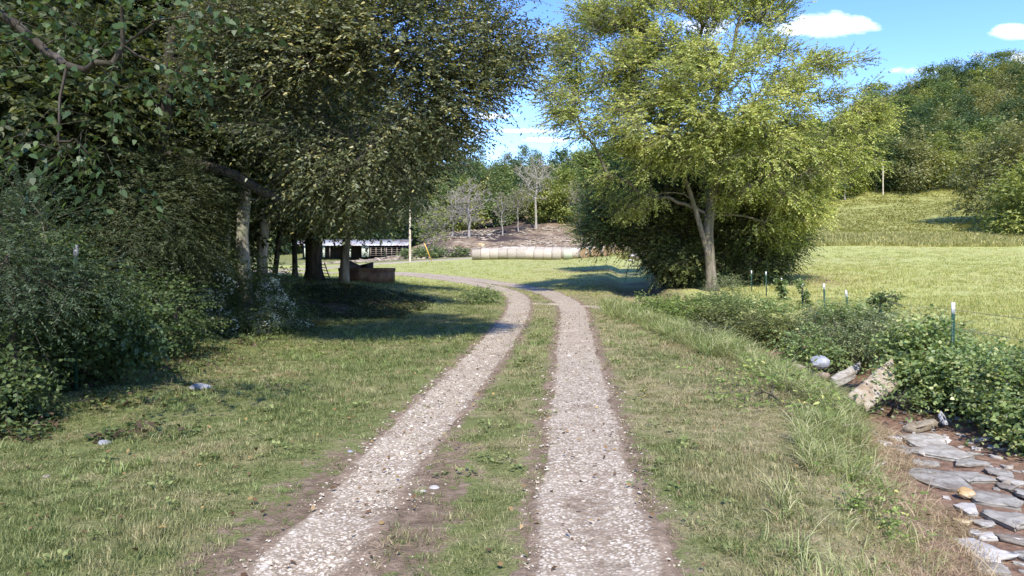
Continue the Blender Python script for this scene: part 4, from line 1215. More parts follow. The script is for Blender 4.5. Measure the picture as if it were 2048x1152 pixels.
for i in range(46):
    if i < 18: Y = 15 + i * 2.6; X = WOODX(Y) - 4.0 - rg.random() * 2.5
    elif i < 34: Y = 12 + (i - 18) * 3.6; X = WOODX(Y) - 9 - rg.random() * 3.5
    else: Y = 16 + (i - 34) * 4.5; X = WOODX(Y) - 16 - rg.random() * 6
    if 28 < Y < 60: X = min(X, (575 - 1024) / F * Y - 3.2)
    if Y < 29 and (X + 3) / Y * F + 1024 > 440: X = (440 - 1024) / F * Y - 3
    pos.append((X, Y))
for i, (X, Y) in enumerate(pos):
    loc = (X, Y, hs(X, Y)); s = .75 + .45 * rg.random(); rz = rg.random() * 6.28
    if i < 3: o = pw[i]; o.location = loc; o.rotation_euler = (0, 0, rz); o.scale = (s, s, s)
    else: o = dup(pw[i % 3], loc, rz, (s, s, s))
    o['label'] = 'dark leafy tree ' + ('in the first rank of' if i < 18 else 'in the second rank of' if i < 34 else 'deepest inside') + ' the left wood' + (' behind the near shrubs' if Y < 22 else ' behind the flowering weeds' if Y < 40 else ' toward the barn')
G2 = 'understory shrubs in the left wood'
L2 = 'shaded shrub filling the foot of the left wood'
ps = [proto_tree('shrub', L2, 'shrub', G2, 2.6, 1.5, 50, 1500, .075, 'lf_shade', 'twig', 100 + q, .03, low=.02, cl=.28) for q in range(2)]
spots = [(WOODX(y) - 1.4 - 1.6 * rg.random(), y) for y in np.arange(9.5, 30, 1.25)] + [(WOODX(y) - 4.2 - 2 * rg.random(), y) for y in np.arange(10, 42, 2.2)]
spots = [s for s in spots if not (445 < s[0] / s[1] * F + 1024 < 640 and s[1] < 30)]
spots = [s for s in spots if not (s[1] > 26 and (s[0] / s[1] * F + 1024) > 575)]
for i, (X, Y) in enumerate(spots):
    s = .6 + .5 * rg.random(); loc = (X, Y, hs(X, Y))
    if i < 2: o = ps[i]; o.location = loc; o.scale = (s, s, s)
    else: dup(ps[i % 2], loc, rg.random() * 6.28, (s, s, s))

# ---- far forests
def proto_far(name, lab, grp, H, spread, lmat, seed, ll=.55, n=1500, bm='bark_mid', low=.15):
    return proto_tree(name, lab, 'tree', grp, H, spread, 70, n, ll, lmat, bm, seed, .2, low=low, nl=4, cl=spread * .17, droop=.15, flat=1.2)
def forest(protos, P, s0, s1, grp, labs, seed, jit=None):
    rg_ = np.random.default_rng(seed)
    used = set()
    for i, (X, Y) in enumerate(P):
        q = rg_.integers(0, len(protos)); s = s0 + (s1 - s0) * rg_.random(); loc = (X, Y, hs(X, Y) - .2); rz = rg_.random() * 6.28
        sc = (s * (.85 + .3 * rg_.random()), s * (.85 + .3 * rg_.random()), s)
        r = protos[q]
        if q not in used:
            used.add(q); r.location = loc; r.rotation_euler = (0, 0, rz); r.scale = sc
        else:
            r = dup(r, loc, rz, sc)
        r['group'] = grp
        px_ = X / Y * F + 1024
        if grp == GR:
            r['label'] = HILL_KIND[q] + ' ' + ('on the crest of the right hill' if Y > 290 else 'half way up the right hill' if Y > 228 else 'at the foot of the right hill') + (' left of the distant pole' if px_ < 1750 else ' right of the distant pole' if px_ < 1900 else ' behind the round tree')
        else:
            r['label'] = CLEAR_KIND[q] + ' ' + ('on the ridge against the sky' if Y > 265 else 'in the middle of the far wood' if Y > 212 else 'at the upper edge of the clearing') + (' behind the barn' if px_ < 830 else ' behind the bare trees' if px_ < 1150 else ' behind the thicket')
    for q in range(len(protos)):
        if q not in used:
            for c in list(protos[q].children): bpy.data.objects.remove(c)
            bpy.data.objects.remove(protos[q])
HILL_KIND = ('yellow green forest tree', 'broad crowned forest tree', 'dark green forest tree', 'olive green forest tree')
CLEAR_KIND = ('green forest tree', 'pale green forest tree', 'dark green forest tree', 'olive forest tree')
GR = 'forest trees covering the right hill'
pr = [proto_far('forest_tree', 'yellow green tree in the hillside forest', GR, 15, 5.2, 'fr_b', 120), proto_far('forest_tree', 'green broad crowned tree in the hillside forest', GR, 16, 5.0, 'fr_a', 123),
      proto_far('forest_tree', 'dark green tree in the hillside forest', GR, 17, 4.6, 'fr_d', 126), proto_far('forest_tree', 'olive green tree in the hillside forest', GR, 15, 5.4, 'fr_c', 129)]
P = []
rg = np.random.default_rng(131)
for row, (Y0, n, x0, x1) in enumerate(((188, 15, 1600, 2200), (202, 15, 1600, 2200), (218, 16, 1600, 2200), (236, 16, 1620, 2200), (256, 17, 1650, 2200), (278, 17, 1680, 2200), (302, 17, 1700, 2200), (326, 17, 1720, 2200))):
    for i in range(n):
        px = x0 + (x1 - x0) * (i + rg.random() * .9) / n
        Y = Y0 + (px - 1850) * .03 + rg.normal() * 3
        P.append(((px - 1024) / F * Y, Y))
forest(pr, P, .85, 1.25, GR, None, 132)
GC = 'forest trees behind the cleared slope'
pc = [proto_far('forest_tree', 'green tree in the wood behind the clearing', GC, 14, 4.4, 'fr_a', 140), proto_far('forest_tree', 'pale green tree in the wood behind the clearing', GC, 14, 4.6, 'fr_b', 143),
      proto_far('forest_tree', 'dark green tree in the wood behind the clearing', GC, 15, 4.2, 'fr_d', 146), proto_far('forest_tree', 'olive tree in the wood behind the clearing', GC, 13, 4.6, 'fr_c', 149)]
P = []
for Y0, n, x0, x1 in ((168, 14, 540, 1420), (184, 16, 540, 1420), (202, 15, 540, 1450), (224, 15, 560, 1450), (250, 15, 560, 1500), (280, 15, 560, 1550), (312, 14, 560, 1650)):
    for i in range(n):
        px = x0 + (x1 - x0) * (i + rg.random() * .9) / n
        Y = Y0 + rg.normal() * 3 + max(0, (1000 - px)) * -.035
        P.append(((px - 1024) / F * Y, Y))
forest(pc, P, .8, 1.15, GC, None, 152)
# trees on their own at the right edge
for i, (px, py, Y, w, hh, lab, m_, bpx) in enumerate(((1985, 350, 120, 95, 95, 'large round olive green tree standing on the pasture hill at the right edge', 'fr_c', 2052), (2050, 390, 104, 60, 50, 'lower yellow green tree at the right edge in front of the round tree', 'fr_b', 2075))):
    b = ground_at(bpx, Y)
    kk = Y / F
    make_plant('oak_tree', lab, 'tree', b, [tb(px, py, Y, w * .8, hh * .7, 6), tb(px - 25, py + 50, Y, w * .6, hh * .42, 5), tb(px + 50, py + 10, Y, w * .9, hh * .8, 6), tb(px + 30, py - 60, Y, w * .7, hh * .45, 5), tb(px + 110, py, Y, w, hh * .8, 5)],
               170, 4200, .42, .26, 5, M[m_], M['bark_mid'], r0=.45, seed=160 + i, spray_len=(.7, 1.6), cl_r=1.1, droop=.2, flat=1.0, step=1.5, twig=False, tintv=.2)

# ---- bare and half dead trees in front of the far wood
def bare_tree(name, lab, px, py, Y, H, r0, seed, n=140, spread=.36, low=.3, mat='deadwood', grp='bare trees at the edge of the clearing', fol=None, thin=.018, sway=.006):
    rg_ = np.random.default_rng(seed)
    x = (px - 1024) / F * Y; b = (x, Y, hs(x, Y) - .05)
    root = empty(name, b); tag(root, lab, 'tree', grp)
    bl = [(0, 0, H * (low + (1 - low) * .35), H * spread * .8, H * spread * .8, H * .25), (0, 0, H * (low + (1 - low) * .65), H * spread, H * spread, H * .22), (0, 0, H * .92, H * spread * .5, H * spread * .5, H * .1)]
    T, U, _ = blobpts(bl, n, rg_, .3)
    tr = [(rg_.normal() * sway * H * q, 0, H * .85 * q / 6) for q in range(7)]
    ch = skeleton(tr, r0, T, rg_, step=H / 12, up=.0, wander=.2, tip_r=thin)
    for t, u in zip(T, U):
        for q in range(5):
            d = unit(u * .6 + rg_.normal(size=3) * .6 + np.array([0, 0, .25])); l = H * .055 * (.6 + rg_.random())
            ch.append((np.array([t, t + d * l * .5 + rg_.normal(size=3) * l * .08, t + d * l]), np.array([thin, thin * .75, thin * .4])))
    TV, TF = tubes(ch)
    mesh_np('trunk', TV, TF.ravel(), np.full(len(TF), 4), M[mat], root, smooth=True)
    if fol:
        i = rg_.integers(0, len(T), fol[1]); P_ = T[i] + rg_.normal(size=(fol[1], 3)) * H * .05
        D_ = randdir(fol[1], rg_); V, t = sprays(P_, D_, np.full(fol[1], H * .06), 4, .28, .16, rg_, .2)
        leaf_obj('crown', V, t, M[fol[0]], root)
bare_tree('bare_tree', 'wide bare grey dead tree left of the dark burnt patch', 938, 472, 138, 11.5, .22, 201, 230, .40, .15, thin=.030)
bare_tree('bare_tree', 'tall bare pale tree standing alone with forked top in front of the dark wood', 1072, 455, 158, 16.5, .24, 202, 170, .32, .42, mat='bark_pale', thin=.030, sway=.0015)
bare_tree('bare_tree', 'pale yellowish spindly tree by the fence left of the bales', 868, 500, 118, 9.0, .12, 203, 200, .42, .1, mat='deadwood', fol=('fr_b', 500), thin=.024)
bare_tree('bare_tree', 'small bare grey tree in the shade right of the dead tree', 1005, 462, 150, 9, .14, 204, 90, .3, .3, fol=('fr_c', 260), thin=.026)
bare_tree('bare_tree', 'small grey half leafed tree above the middle of the clearing', 1037, 458, 155, 9.5, .13, 205, 90, .33, .35, fol=('fr_c', 420), thin=.026)
bare_tree('bare_tree', 'half bare tree at the right end of the clearing beside the thicket', 1160, 452, 156, 11, .16, 206, 130, .38, .25, fol=('fr_c', 700), thin=.026)
bare_tree('bare_tree', 'thin bare tree between the spindly tree and the dead tree', 905, 470, 142, 9, .12, 207, 110, .3, .2, thin=.026)
bare_tree('bare_tree', 'leafless grey tree on the forest edge of the right hill', 1690, 405, 178, 11, .16, 208, 150, .36, .2, thin=.035, grp=None)

# ---- plants along the creek
M['lf_weed2'] = leafmat('weed_leaves_grey_green', [(0, (0.110, 0.143, 0.060)), (.5, (0.213, 0.255, 0.112)), (1, (0.394, 0.420, 0.225))], .3)
def bush(lab, px, Y, bl, n, ll, mt, seed, name='bush', nt=50, w=.62, sl=(.2, .45), cl=.2, droop=.3, flat=.9, grp=None, z=None, nl=7, **kw):
    b = ground_at(px, Y)
    return make_plant(name, lab, 'bush', b, bl, nt, n, ll, ll * w, nl, M[mt], M['twig'], group=grp, r0=.022, twr=.0022, tip_r=.004, seed=seed, spray_len=sl, cl_r=cl, droop=droop, flat=flat, step=.3, leafname='foliage', woodname='stem', **kw)
bush('large mound of vine leaves over the bank below the near fence post', 1880, 11.0, [lb(1845, 700, 12.1, 45, 42, .45), lb(1918, 748, 11.1, 50, 28, .35), lb(1975, 758, 10.7, 58, 30, .4), lb(1845, 745, 11.6, 38, 32, .35), lb(1950, 725, 12.3, 50, 26, .4)], 2700, .062, 'lf_vine', 301, 'vine_bush', 120, .95, flat=.9, cl=.19, tint0=.66)
bush('vine covered bush at the right edge above the creek stones', 2040, 9.4, [lb(2030, 805, 9.8, 48, 34, .35), lb(2065, 770, 9.6, 55, 34, .4), lb(2105, 850, 8.8, 55, 36, .4)], 2500, .055, 'lf_vine', 302, 'vine_bush', 110, .9, cl=.18, tint0=.66)
bush('feathery grey green bush on the far bank above the slabs', 1690, 15.5, [lb(1695, 695, 15, 45, 30), lb(1740, 672, 15, 38, 34), lb(1655, 665, 16.3, 34, 24)], 1500, .055, 'lf_weed2', 303, w=.4)
bush('rounded bush between the tall grass and the leaning log', 1580, 19.5, [lb(1575, 665, 19.5, 50, 30), lb(1530, 655, 20, 36, 28), lb(1620, 650, 19.5, 38, 26)], 1700, .07, 'lf_bush', 304, w=.5, tint0=.6)
bush('dark green bush in the middle of the creek growth', 1490, 21.5, [lb(1480, 640, 21.5, 45, 32), lb(1440, 625, 22.5, 30, 26)], 1300, .075, 'lf_bush', 305, w=.5)
bush('bright leafy weeds behind the dark creek bush', 1500, 25, [lb(1500, 620, 25, 70, 12), lb(1570, 622, 25, 40, 12), lb(1440, 610, 26, 50, 13)], 1500, .085, 'lf_vine', 306, w=.6)
bush('blue green weeds beside the culvert grass', 1375, 24, [lb(1370, 620, 24, 50, 16), lb(1330, 612, 25, 45, 16), lb(1410, 630, 23.5, 30, 18)], 1200, .075, 'lf_weed', 307, w=.6)
bush('pale yellow green weed clump at the foot of the big tree', 1452, 27, [lb(1452, 588, 27, 28, 28), lb(1440, 605, 26.8, 25, 15)], 700, .07, 'lf_weed2', 308, w=.35)
bush('leafy mat covering the logs and slabs', 1620, 15, [lb(1620, 690, 15, 50, 14, .7), lb(1660, 700, 14.6, 40, 14, .5), lb(1700, 640, 16.5, 50, 30, .6)], 900, .065, 'lf_vine', 309, 'vine_bush', 50, .9, flat=1.5)
bush('scrubby bush between the two leaning green posts', 1670, 18.5, [lb(1670, 642, 18.5, 40, 18), lb(1730, 645, 17, 36, 24)], 1000, .06, 'lf_weed2', 310, w=.4)
bush('weedy bush in the field grass behind the near fence post', 1890, 13.5, [lb(1880, 665, 13.8, 60, 24), lb(1800, 655, 14.2, 38, 26)], 800, .05, 'lf_weed2', 311, w=.35)
bush('small leafy plant growing beside the large leaning slab', 1775, 11, [lb(1800, 800, 10.6, 14, 10, .15)], 90, .05, 'lf_vine', 312, w=.8)
bush('green weeds climbing the near bank by the lawn edge', 1560, 9, [lb(1530, 780, 9.5, 35, 16, .3), lb(1590, 815, 8.6, 35, 14, .3)], 160, .075, 'lf_weed', 313, w=.35, sl=(.3, .6), cl=.3)
bush('low leafy weeds at the bottom right lawn edge', 1650, 5.6, [lb(1640, 960, 6.2, 55, 18, .3), lb(1720, 1030, 5.3, 50, 16, .25)], 330, .035, 'lf_weed', 314, w=.6, sl=(.08, .2), cl=.12)
bush('leafy green weed tuft in the lawn beside the bend of the track', 955, 31, [lb(950, 596, 31, 22, 6, .4), lb(975, 590, 32, 12, 9, .3)], 260, .09, 'lf_vine', 315, w=.5)
bush('weeds under the board fence left of the bales', 890, 112, [tb(880, 505, 112, 60, 6, 1.5), tb(840, 506, 113, 40, 6, 1)], 700, .3, 'fr_a', 316, w=.5, sl=(.4, .9), cl=.5)
bush('hanging twigs with dark leaves at the culvert', 1425, 16.5, [lb(1418, 655, 16.5, 12, 12, .3)], 120, .05, 'lf_olive', 317, w=.5)
# leafy ground cover on the shaded bank and wood margin
def groundcover():
    n = 15000
    y = 7 + 26 * RNG.random(n) ** 1.1; x = WOODX(y) + RNG.normal(size=n) * .9 - .35
    m = 9000
    x2 = -9.5 + 6.0 * RNG.random(m); y2 = 23.5 + 9.0 * RNG.random(m)
    x = np.concatenate([x, x2]); y = np.concatenate([y, y2])
    k = (vnoise(x * 1.1, y * 1.1) + .5 * vnoise(x * 3, y * 3) > -.12)
    x = x[k]; y = y[k]; n = len(x)
    P_ = np.stack([x, y, h(x, y) + .01], -1)
    P_ = np.repeat(P_, 5, 0) + RNG.normal(size=(n * 5, 3)) * .05; P_[:, 2] = np.maximum(P_[:, 2], h(P_[:, 0], P_[:, 1]) + .01)
    A = randdir(n * 5); A[:, 2] = abs(A[:, 2]) * .4; A = unit(A); L_ = (.045 + .045 * RNG.random(n * 5))
    V, t = leaf_quads(P_, A, unit(np.array([0, 0, 1.]) + .5 * randdir(n * 5)), L_, L_ * .7, RNG.random(n * 5))
    M['lf_cover'] = leafmat('ivy_and_leaf_litter', [(0, (.055, .036, .022)), (.3, (.10, .068, .040)), (.36, (.035, .052, .018)), (.7, (.070, .100, .032)), (1, (.15, .19, .065))], .2)
    o = leaf_obj('ground_cover', V, t, M['lf_cover']); tag(o, 'low leafy ground cover along the wood edge and bank', 'ground cover', None, 'stuff')
groundcover()

# ------------------------------------------------------------------ stones of the creek
def gph(px, py, y0=3.0, y1=60.0):
    Ys = np.exp(np.linspace(math.log(y0), math.log(y1), 1200))
    X = (px - 1024) / F * Ys; Z = CAM_H - (py - HOR) / F * Ys
    H = h(X, Ys); k = np.where(Z <= H)[0]
    k = k[0] if len(k) else len(Ys) - 1
    return np.array([X[k], Ys[k], H[k]])

M['slab'] = stonemat('grey_limestone_slab', [(.28, (.12, .095, .070)), (.42, (.25, .225, .185)), (.56, (.36, .335, .285)), (.70, (.46, .435, .38))], 7, stretch=(1, 1, 6), bs=.8)
M['tanstone'] = stonemat('tan_weathered_limestone', [(.30, (.19, .15, .10)), (.5, (.31, .26, .19)), (.68, (.42, .365, .285))], 9, bs=1.0)
M['yellowstone'] = stonemat('yellow_stained_limestone', [(.30, (.27, .18, .08)), (.5, (.48, .35, .18)), (.68, (.62, .53, .38))], 5)
M['greystone'] = stonemat('blue_grey_boulder', [(.30, (.16, .165, .18)), (.5, (.27, .28, .30)), (.68, (.40, .41, .43))], 4)
M['palestone'] = stonemat('pale_limestone', [(.28, (.24, .215, .19)), (.45, (.40, .375, .34)), (.68, (.54, .52, .48))], 4)

def slab_mesh(name, outline, top_fn, th, mat, seed, layers=3, loc=(0, 0, 0), rz=0, tilt=(0, 0)):
    """irregular flat stone: outline (n,2) ragged polygon, layered edge"""
    rg_ = np.random.default_rng(seed)
    n = len(outline); O = np.array(outline)
    V = []; Fc = []
    rings = []
    c = O.mean(0)
    # top interior rings
    for q, s in enumerate((.35, .7, .93)):
        rings.append([(c[0] + (p[0] - c[0]) * s, c[1] + (p[1] - c[1]) * s, rg_.normal() * th * .07) for p in O])
    rings.append([(p[0], p[1], -th * .10 - abs(rg_.normal()) * th * .08) for p in O])
    for l in range(layers):
        t0 = -th * (l + .45) / layers; k = 1 + .02 * rg_.normal()
        jj = 1 + .045 * rg_.normal(size=n)
        rings.append([(c[0] + (p[0] - c[0]) * k * j, c[1] + (p[1] - c[1]) * k * j, t0 + rg_.normal() * th * .04) for p, j in zip(O, jj)])
    rings.append([(c[0] + (p[0] - c[0]) * .9, c[1] + (p[1] - c[1]) * .9, -th) for p in O])
    V = [(c[0], c[1], 0)] + [v for r in rings for v in r] + [(c[0], c[1], -th)]
    for k in range(n): Fc.append((0, 1 + k, 1 + (k + 1) % n))
    for r in range(len(rings) - 1):
        a = 1 + r * n; b = a + n
        for k in range(n):
            k2 = (k + 1) % n; Fc.append((a + k, b + k, b + k2, a + k2))
    a = 1 + (len(rings) - 1) * n; e = len(V) - 1
    for k in range(n): Fc.append((a + k, e, a + (k + 1) % n))
    o = mesh_np(name, V, [i for f in Fc for i in f], [len(f) for f in Fc], mat)
    o.location = loc; o.rotation_euler = (tilt[0], tilt[1], rz)
    return o

def ragged(w, d, n, seed, rough=.14):
    """angular broken outline: few corners, jittered edges between them"""
    rg_ = np.random.default_rng(seed)
    m = int(rg_.integers(5, 8)); a = (np.arange(m) + .35 * rg_.normal(size=m)) * 2 * math.pi / m + rg_.random() * 6.28
    a = np.sort(a); C = np.stack([np.cos(a), np.sin(a)], -1) * (1 + .16 * rg_.normal(size=(m, 1)))
    out = []
    per = max(2, n // m)
    for i in range(m):
        p, q = C[i], C[(i + 1) % m]
        for t in np.arange(per) / per: out.append(p + (q - p) * t + (rg_.normal(size=2) * rough * .35 if t > 0 else 0))
    O = np.array(out); O -= O.mean(0)
    return O / np.abs(O).max(0) * np.array([w / 2, d / 2])

GS = 'flat slabs on the creek bed'
slabs = [
    (1851, 885, 104, 30, 'slab', 'uppermost broad grey slab of the creek bed with a shadowed front ledge', .07),
    (1884, 908, 108, 28, 'slab', 'long grey slab just below the uppermost broad one, split in thin layers', .07),
    (1806, 903, 48, 20, 'slab', 'small grey slab at the left end of the stepped slabs', .05),
    (1938, 930, 76, 22, 'slab', 'grey slab right of the stepped slabs beside the red bank', .06),
    (1880, 964, 106, 48, 'slab', 'largest pale slab in the upper creek bed with dark pits', .06),
    (1953, 961, 60, 28, 'slab', 'rough edged grey slab right of the largest pale slab', .06),
    (2000, 951, 52, 17, 'slab', 'thin grey slab raised at the right under the vine bush', .06),
    (2026, 967, 40, 17, 'slab', 'small grey slab at the right edge under the vines', .05),
    (2007, 977, 46, 18, 'slab', 'flat grey slab lying between two raised ones near the right edge', .05),
    (1998, 1006, 98, 36, 'slab', 'wide dark edged slab at the right, level with the yellow stone', .08),
    (2022, 1046, 92, 38, 'slab', 'smooth pale slab at the right edge below the wide one', .08),
    (1936, 1022, 52, 24, 'palestone', 'whitish stone slab under the yellow stone', .06),
    (1958, 1106, 110, 42, 'palestone', 'broad pale slab near the bottom right corner', .07),
    (1978, 1142, 100, 34, 'slab', 'lowest pale slab cut by the bottom of the picture', .07),
    (1850, 929, 50, 13, 'slab', 'narrow grey slab below the stepped slabs', .04),
    (1766, 891, 26, 22, 'palestone', 'whitish broken stone at the top left of the creek bed', .09),
    (1790, 881, 24, 16, 'palestone', 'small whitish stone beside the uppermost slab', .09),
    (1948, 910, 24, 9, 'slab', 'small flat stone on the red soil right of the slabs', .04),
    (1968, 1078, 44, 20, 'palestone', 'pale rounded slab above the broad bottom slab', .07),
    (1966, 1051, 44, 16, 'slab', 'thin slab with dark front edge left of the smooth pale slab', .05),
    (2026, 1084, 60, 22, 'slab', 'grey slab at the right edge among green weeds', .06),
    (1925, 1047, 34, 14, 'yellowstone', 'brownish flat stone left of the thin slab', .05),
    (2060, 1120, 60, 40, 'slab', 'slab running out of the picture at the bottom right', .07),
    (2075, 1000, 60, 40, 'slab', 'slab running out of the right edge of the picture', .07)]
for i, (px, py, w, hh, mt, lab, th) in enumerate(slabs):
    p = gph(px, py); Y = p[1]
    W = w * Y / F; th *= .62; D = max(.12, min(hh * Y * Y / (F * (CAM_H - p[2])) * .95, W * 1.3))
    o = slab_mesh('creek_slab', ragged(W * 1.12, D * 1.1, 24, 400 + i, .09), None, th, M[mt], 400 + i, loc=(p[0], p[1], p[2] + th * .72 + .01), rz=RNG.normal() * .12, tilt=(RNG.normal() * .025 + .02, RNG.normal() * .03))
    tag(o, lab, 'stone slab', GS)
o = rock_mesh('creek_stone', M['yellowstone'], (.085, .07, .06), 3, .15, 9, True); p = gph(1932, 998); o.location = (p[0], p[1], p[2] + .06); tag(o, 'lumpy yellow stained stone in the middle of the creek bed', 'stone')
# wedge stone and its upright end
p = gph(1842, 862); o = slab_mesh('creek_slab', ragged(.62, .22, 14, 450, .06), None, .11, M['tanstone'], 450, loc=(p[0], p[1], p[2] + .12), rz=.30, tilt=(.05, -.10)); tag(o, 'pale wedge shaped slab lying alone above the stepped slabs', 'stone slab')
p = gph(1888, 856); o = slab_mesh('creek_slab', ragged(.16, .24, 12, 451, .08), None, .05, M['greystone'], 451, loc=(p[0], p[1], p[2] + .15), rz=.5, tilt=(1.0, .4)); tag(o, 'small upright grey stone at the right tip of the wedge slab', 'stone slab')
# small loose stones
protos = [slab_mesh('creek_stone', ragged(.16, .12, 10, 460 + q, .14), None, .035, M['slab' if q % 2 else 'palestone'], 460 + q, 2) for q in range(4)]
protos += [rock_mesh('creek_stone', M['slab'], (.05, .04, .03), 2, .3, 470 + q, True) for q in range(2)]
for q, o in enumerate(protos): tag(o, 'small loose stone lying between the larger creek slabs', 'stone', 'small loose creek stones')
rg = np.random.default_rng(480)
for i in range(130):
    y = 4.2 + 8.3 * rg.random(); cx = float(np.interp(y, [p[1] for p in CREEK], [p[0] for p in CREEK]))
    x = cx + rg.normal() * .42 - .05
    o = protos[i % 6] if i < 6 else protos[rg.integers(0, 6)].copy()
    if i >= 6: COL.objects.link(o)
    s = .45 + .9 * rg.random() ** 1.5
    o.location = (x, y, hs(x, y) + .02 * s); o.rotation_euler = (rg.normal() * .12, rg.normal() * .12, rg.random() * 6.28); o.scale = (s, s, s)

def slab_px(name, lab, corners, th, mat, seed, cat='stone slab', grp=None, sub=7):
    """slab whose top face has the given four corners (px, py, Y), subdivided and roughened"""
    rg_ = np.random.default_rng(seed)
    C = [np.array(PW(*c)) for c in corners]
    nrm = unit(np.cross(C[1] - C[0], C[3] - C[0])); nrm = nrm if nrm[2] > 0 else -nrm
    V = []; n = sub + 1; m = 2 * sub + 1
    for lay in (0, .5, 1):
        for i in range(n):
            for j in range(m):
                u = i / (n - 1); v = j / (m - 1)
                p = (C[0] * (1 - u) + C[1] * u) * (1 - v) + (C[3] * (1 - u) + C[2] * u) * v
                ctr = sum(C) / 4
                edge = 0 < i < n - 1 and 0 < j < m - 1
                if not edge: p = p + (p - ctr) * (rg_.normal() * .035)
                k = 1 - .05 * abs(lay - .5) * 2
                p = ctr + (p - ctr) * k
                p = p - nrm * th * (lay + (rg_.normal() * .10 if lay < 1 else 0)) * (1 if lay else 1)
                V.append(p)
    Fc = []
    g = lambda l, i, j: l * n * m + i * m + j
    for i in range(n - 1):
        for j in range(m - 1):
            Fc.append((g(0, i, j), g(0, i + 1, j), g(0, i + 1, j + 1), g(0, i, j + 1)))
            Fc.append((g(2, i, j), g(2, i, j + 1), g(2, i + 1, j + 1), g(2, i + 1, j)))
    bd = [(i, 0) for i in range(n)] + [(n - 1, j) for j in range(1, m)] + [(i, m - 1) for i in range(n - 2, -1, -1)] + [(0, j) for j in range(m - 2, 0, -1)]
    for (i, j), (i2, j2) in zip(bd, bd[1:] + bd[:1]):
        for l in (0, 1): Fc.append((g(l, i, j), g(l + 1, i, j), g(l + 1, i2, j2), g(l, i2, j2)))
    c = np.array(V).mean(0)
    o = mesh_np(name, np.array(V) - c, [q for f in Fc for q in f], [4] * len(Fc), mat, loc=tuple(c)); tag(o, lab, cat, grp); return o
slab_px('leaning_slab', 'big tan slab leaning on the red bank, lower end toward the creek bed', [(1692, 790, 10.6), (1738, 814, 10.4), (1800, 768, 11.3), (1786, 712, 11.7)], .10, M['tanstone'], 490)
slab_px('leaning_slab', 'layered grey slab half buried in leaves just left of the big tan slab', [(1662, 752, 12.2), (1672, 764, 12.0), (1722, 738, 12.8), (1722, 722, 13.0)], .10, M['slab'], 491)
slab_px('leaning_slab', 'second layered slab under the leaves below the grey boulder', [(1666, 766, 11.8), (1672, 776, 11.7), (1712, 756, 12.3), (1712, 748, 12.5)], .07, M['slab'], 492)
slab_px('leaning_slab', 'pale slab end showing above the logs on the far bank', [(1622, 706, 14.6), (1630, 712, 14.4), (1662, 696, 15), (1656, 688, 15.2)], .09, M['tanstone'], 493)
slab_px('leaning_slab', 'narrow tan slab end at the left of the log pile', [(1550, 722, 15.4), (1560, 728, 15.3), (1584, 706, 15.8), (1578, 702, 16)], .10, M['tanstone'], 494)
slab_px('leaning_slab', 'pale stone showing in the leaves near the top of the far bank', [(1644, 664, 17.2), (1650, 669, 17), (1674, 660, 17.4), (1668, 655, 17.6)], .10, M['palestone'], 495)
o = rock_mesh('boulder', M['greystone'], (.21, .17, .15), 3, .12, 77, True); p = PW(1637, 724, 13.4); o.location = p; tag(o, 'rounded blue grey boulder sitting behind the tan slab', 'boulder')

M['deadlog'] = barkmat('weathered_log', (.19, .135, .10, 1), (.34, .27, .21, 1), (.50, .43, .36, 1), 9)
def stick(name, lab, pts, r, cat='stick', mat='deadlog', grp=None):
    P_ = np.array(densify([tuple(p) for p in pts], .12)); rr = np.linspace(r, r * .6, len(P_)) * (1 + .12 * RNG.normal(size=len(P_)))
    V, Fq = tubes([(P_, rr)], 7); c = P_[0]
    Fl = [list(f) for f in Fq]; n = len(V)
    Fl += [list(range(6, -1, -1)), list(range(n - 7, n))]
    o = mesh_np(name, V - c, [i for f in Fl for i in f], [len(f) for f in Fl], M[mat], loc=tuple(c)); tag(o, lab, cat, grp); return o
stick('log', 'weathered log lying across the creek under the grey boulder', [PW(1552, 732, 14.6), PW(1590, 734, 14.2), PW(1625, 748, 13.6), PW(1655, 752, 13.2)], .10, 'log')
stick('fallen_stick', 'long bleached stick on the dead straw of the bank', [gph(1690, 874) + [0, 0, .12], gph(1722, 872) + [0, 0, .14], gph(1760, 890) + [0, 0, .10], gph(1790, 905) + [0, 0, .06]], .012)
stick('fallen_stick', 'short broken pale stick poking from the bank grass', [gph(1728, 965) + [0, 0, .07], gph(1772, 943) + [0, 0, .10]], .016)
stick('fallen_stick', 'thin pale stick lying at the lawn edge', [gph(1508, 908) + [0, 0, .03], gph(1536, 907) + [0, 0, .03]], .008)

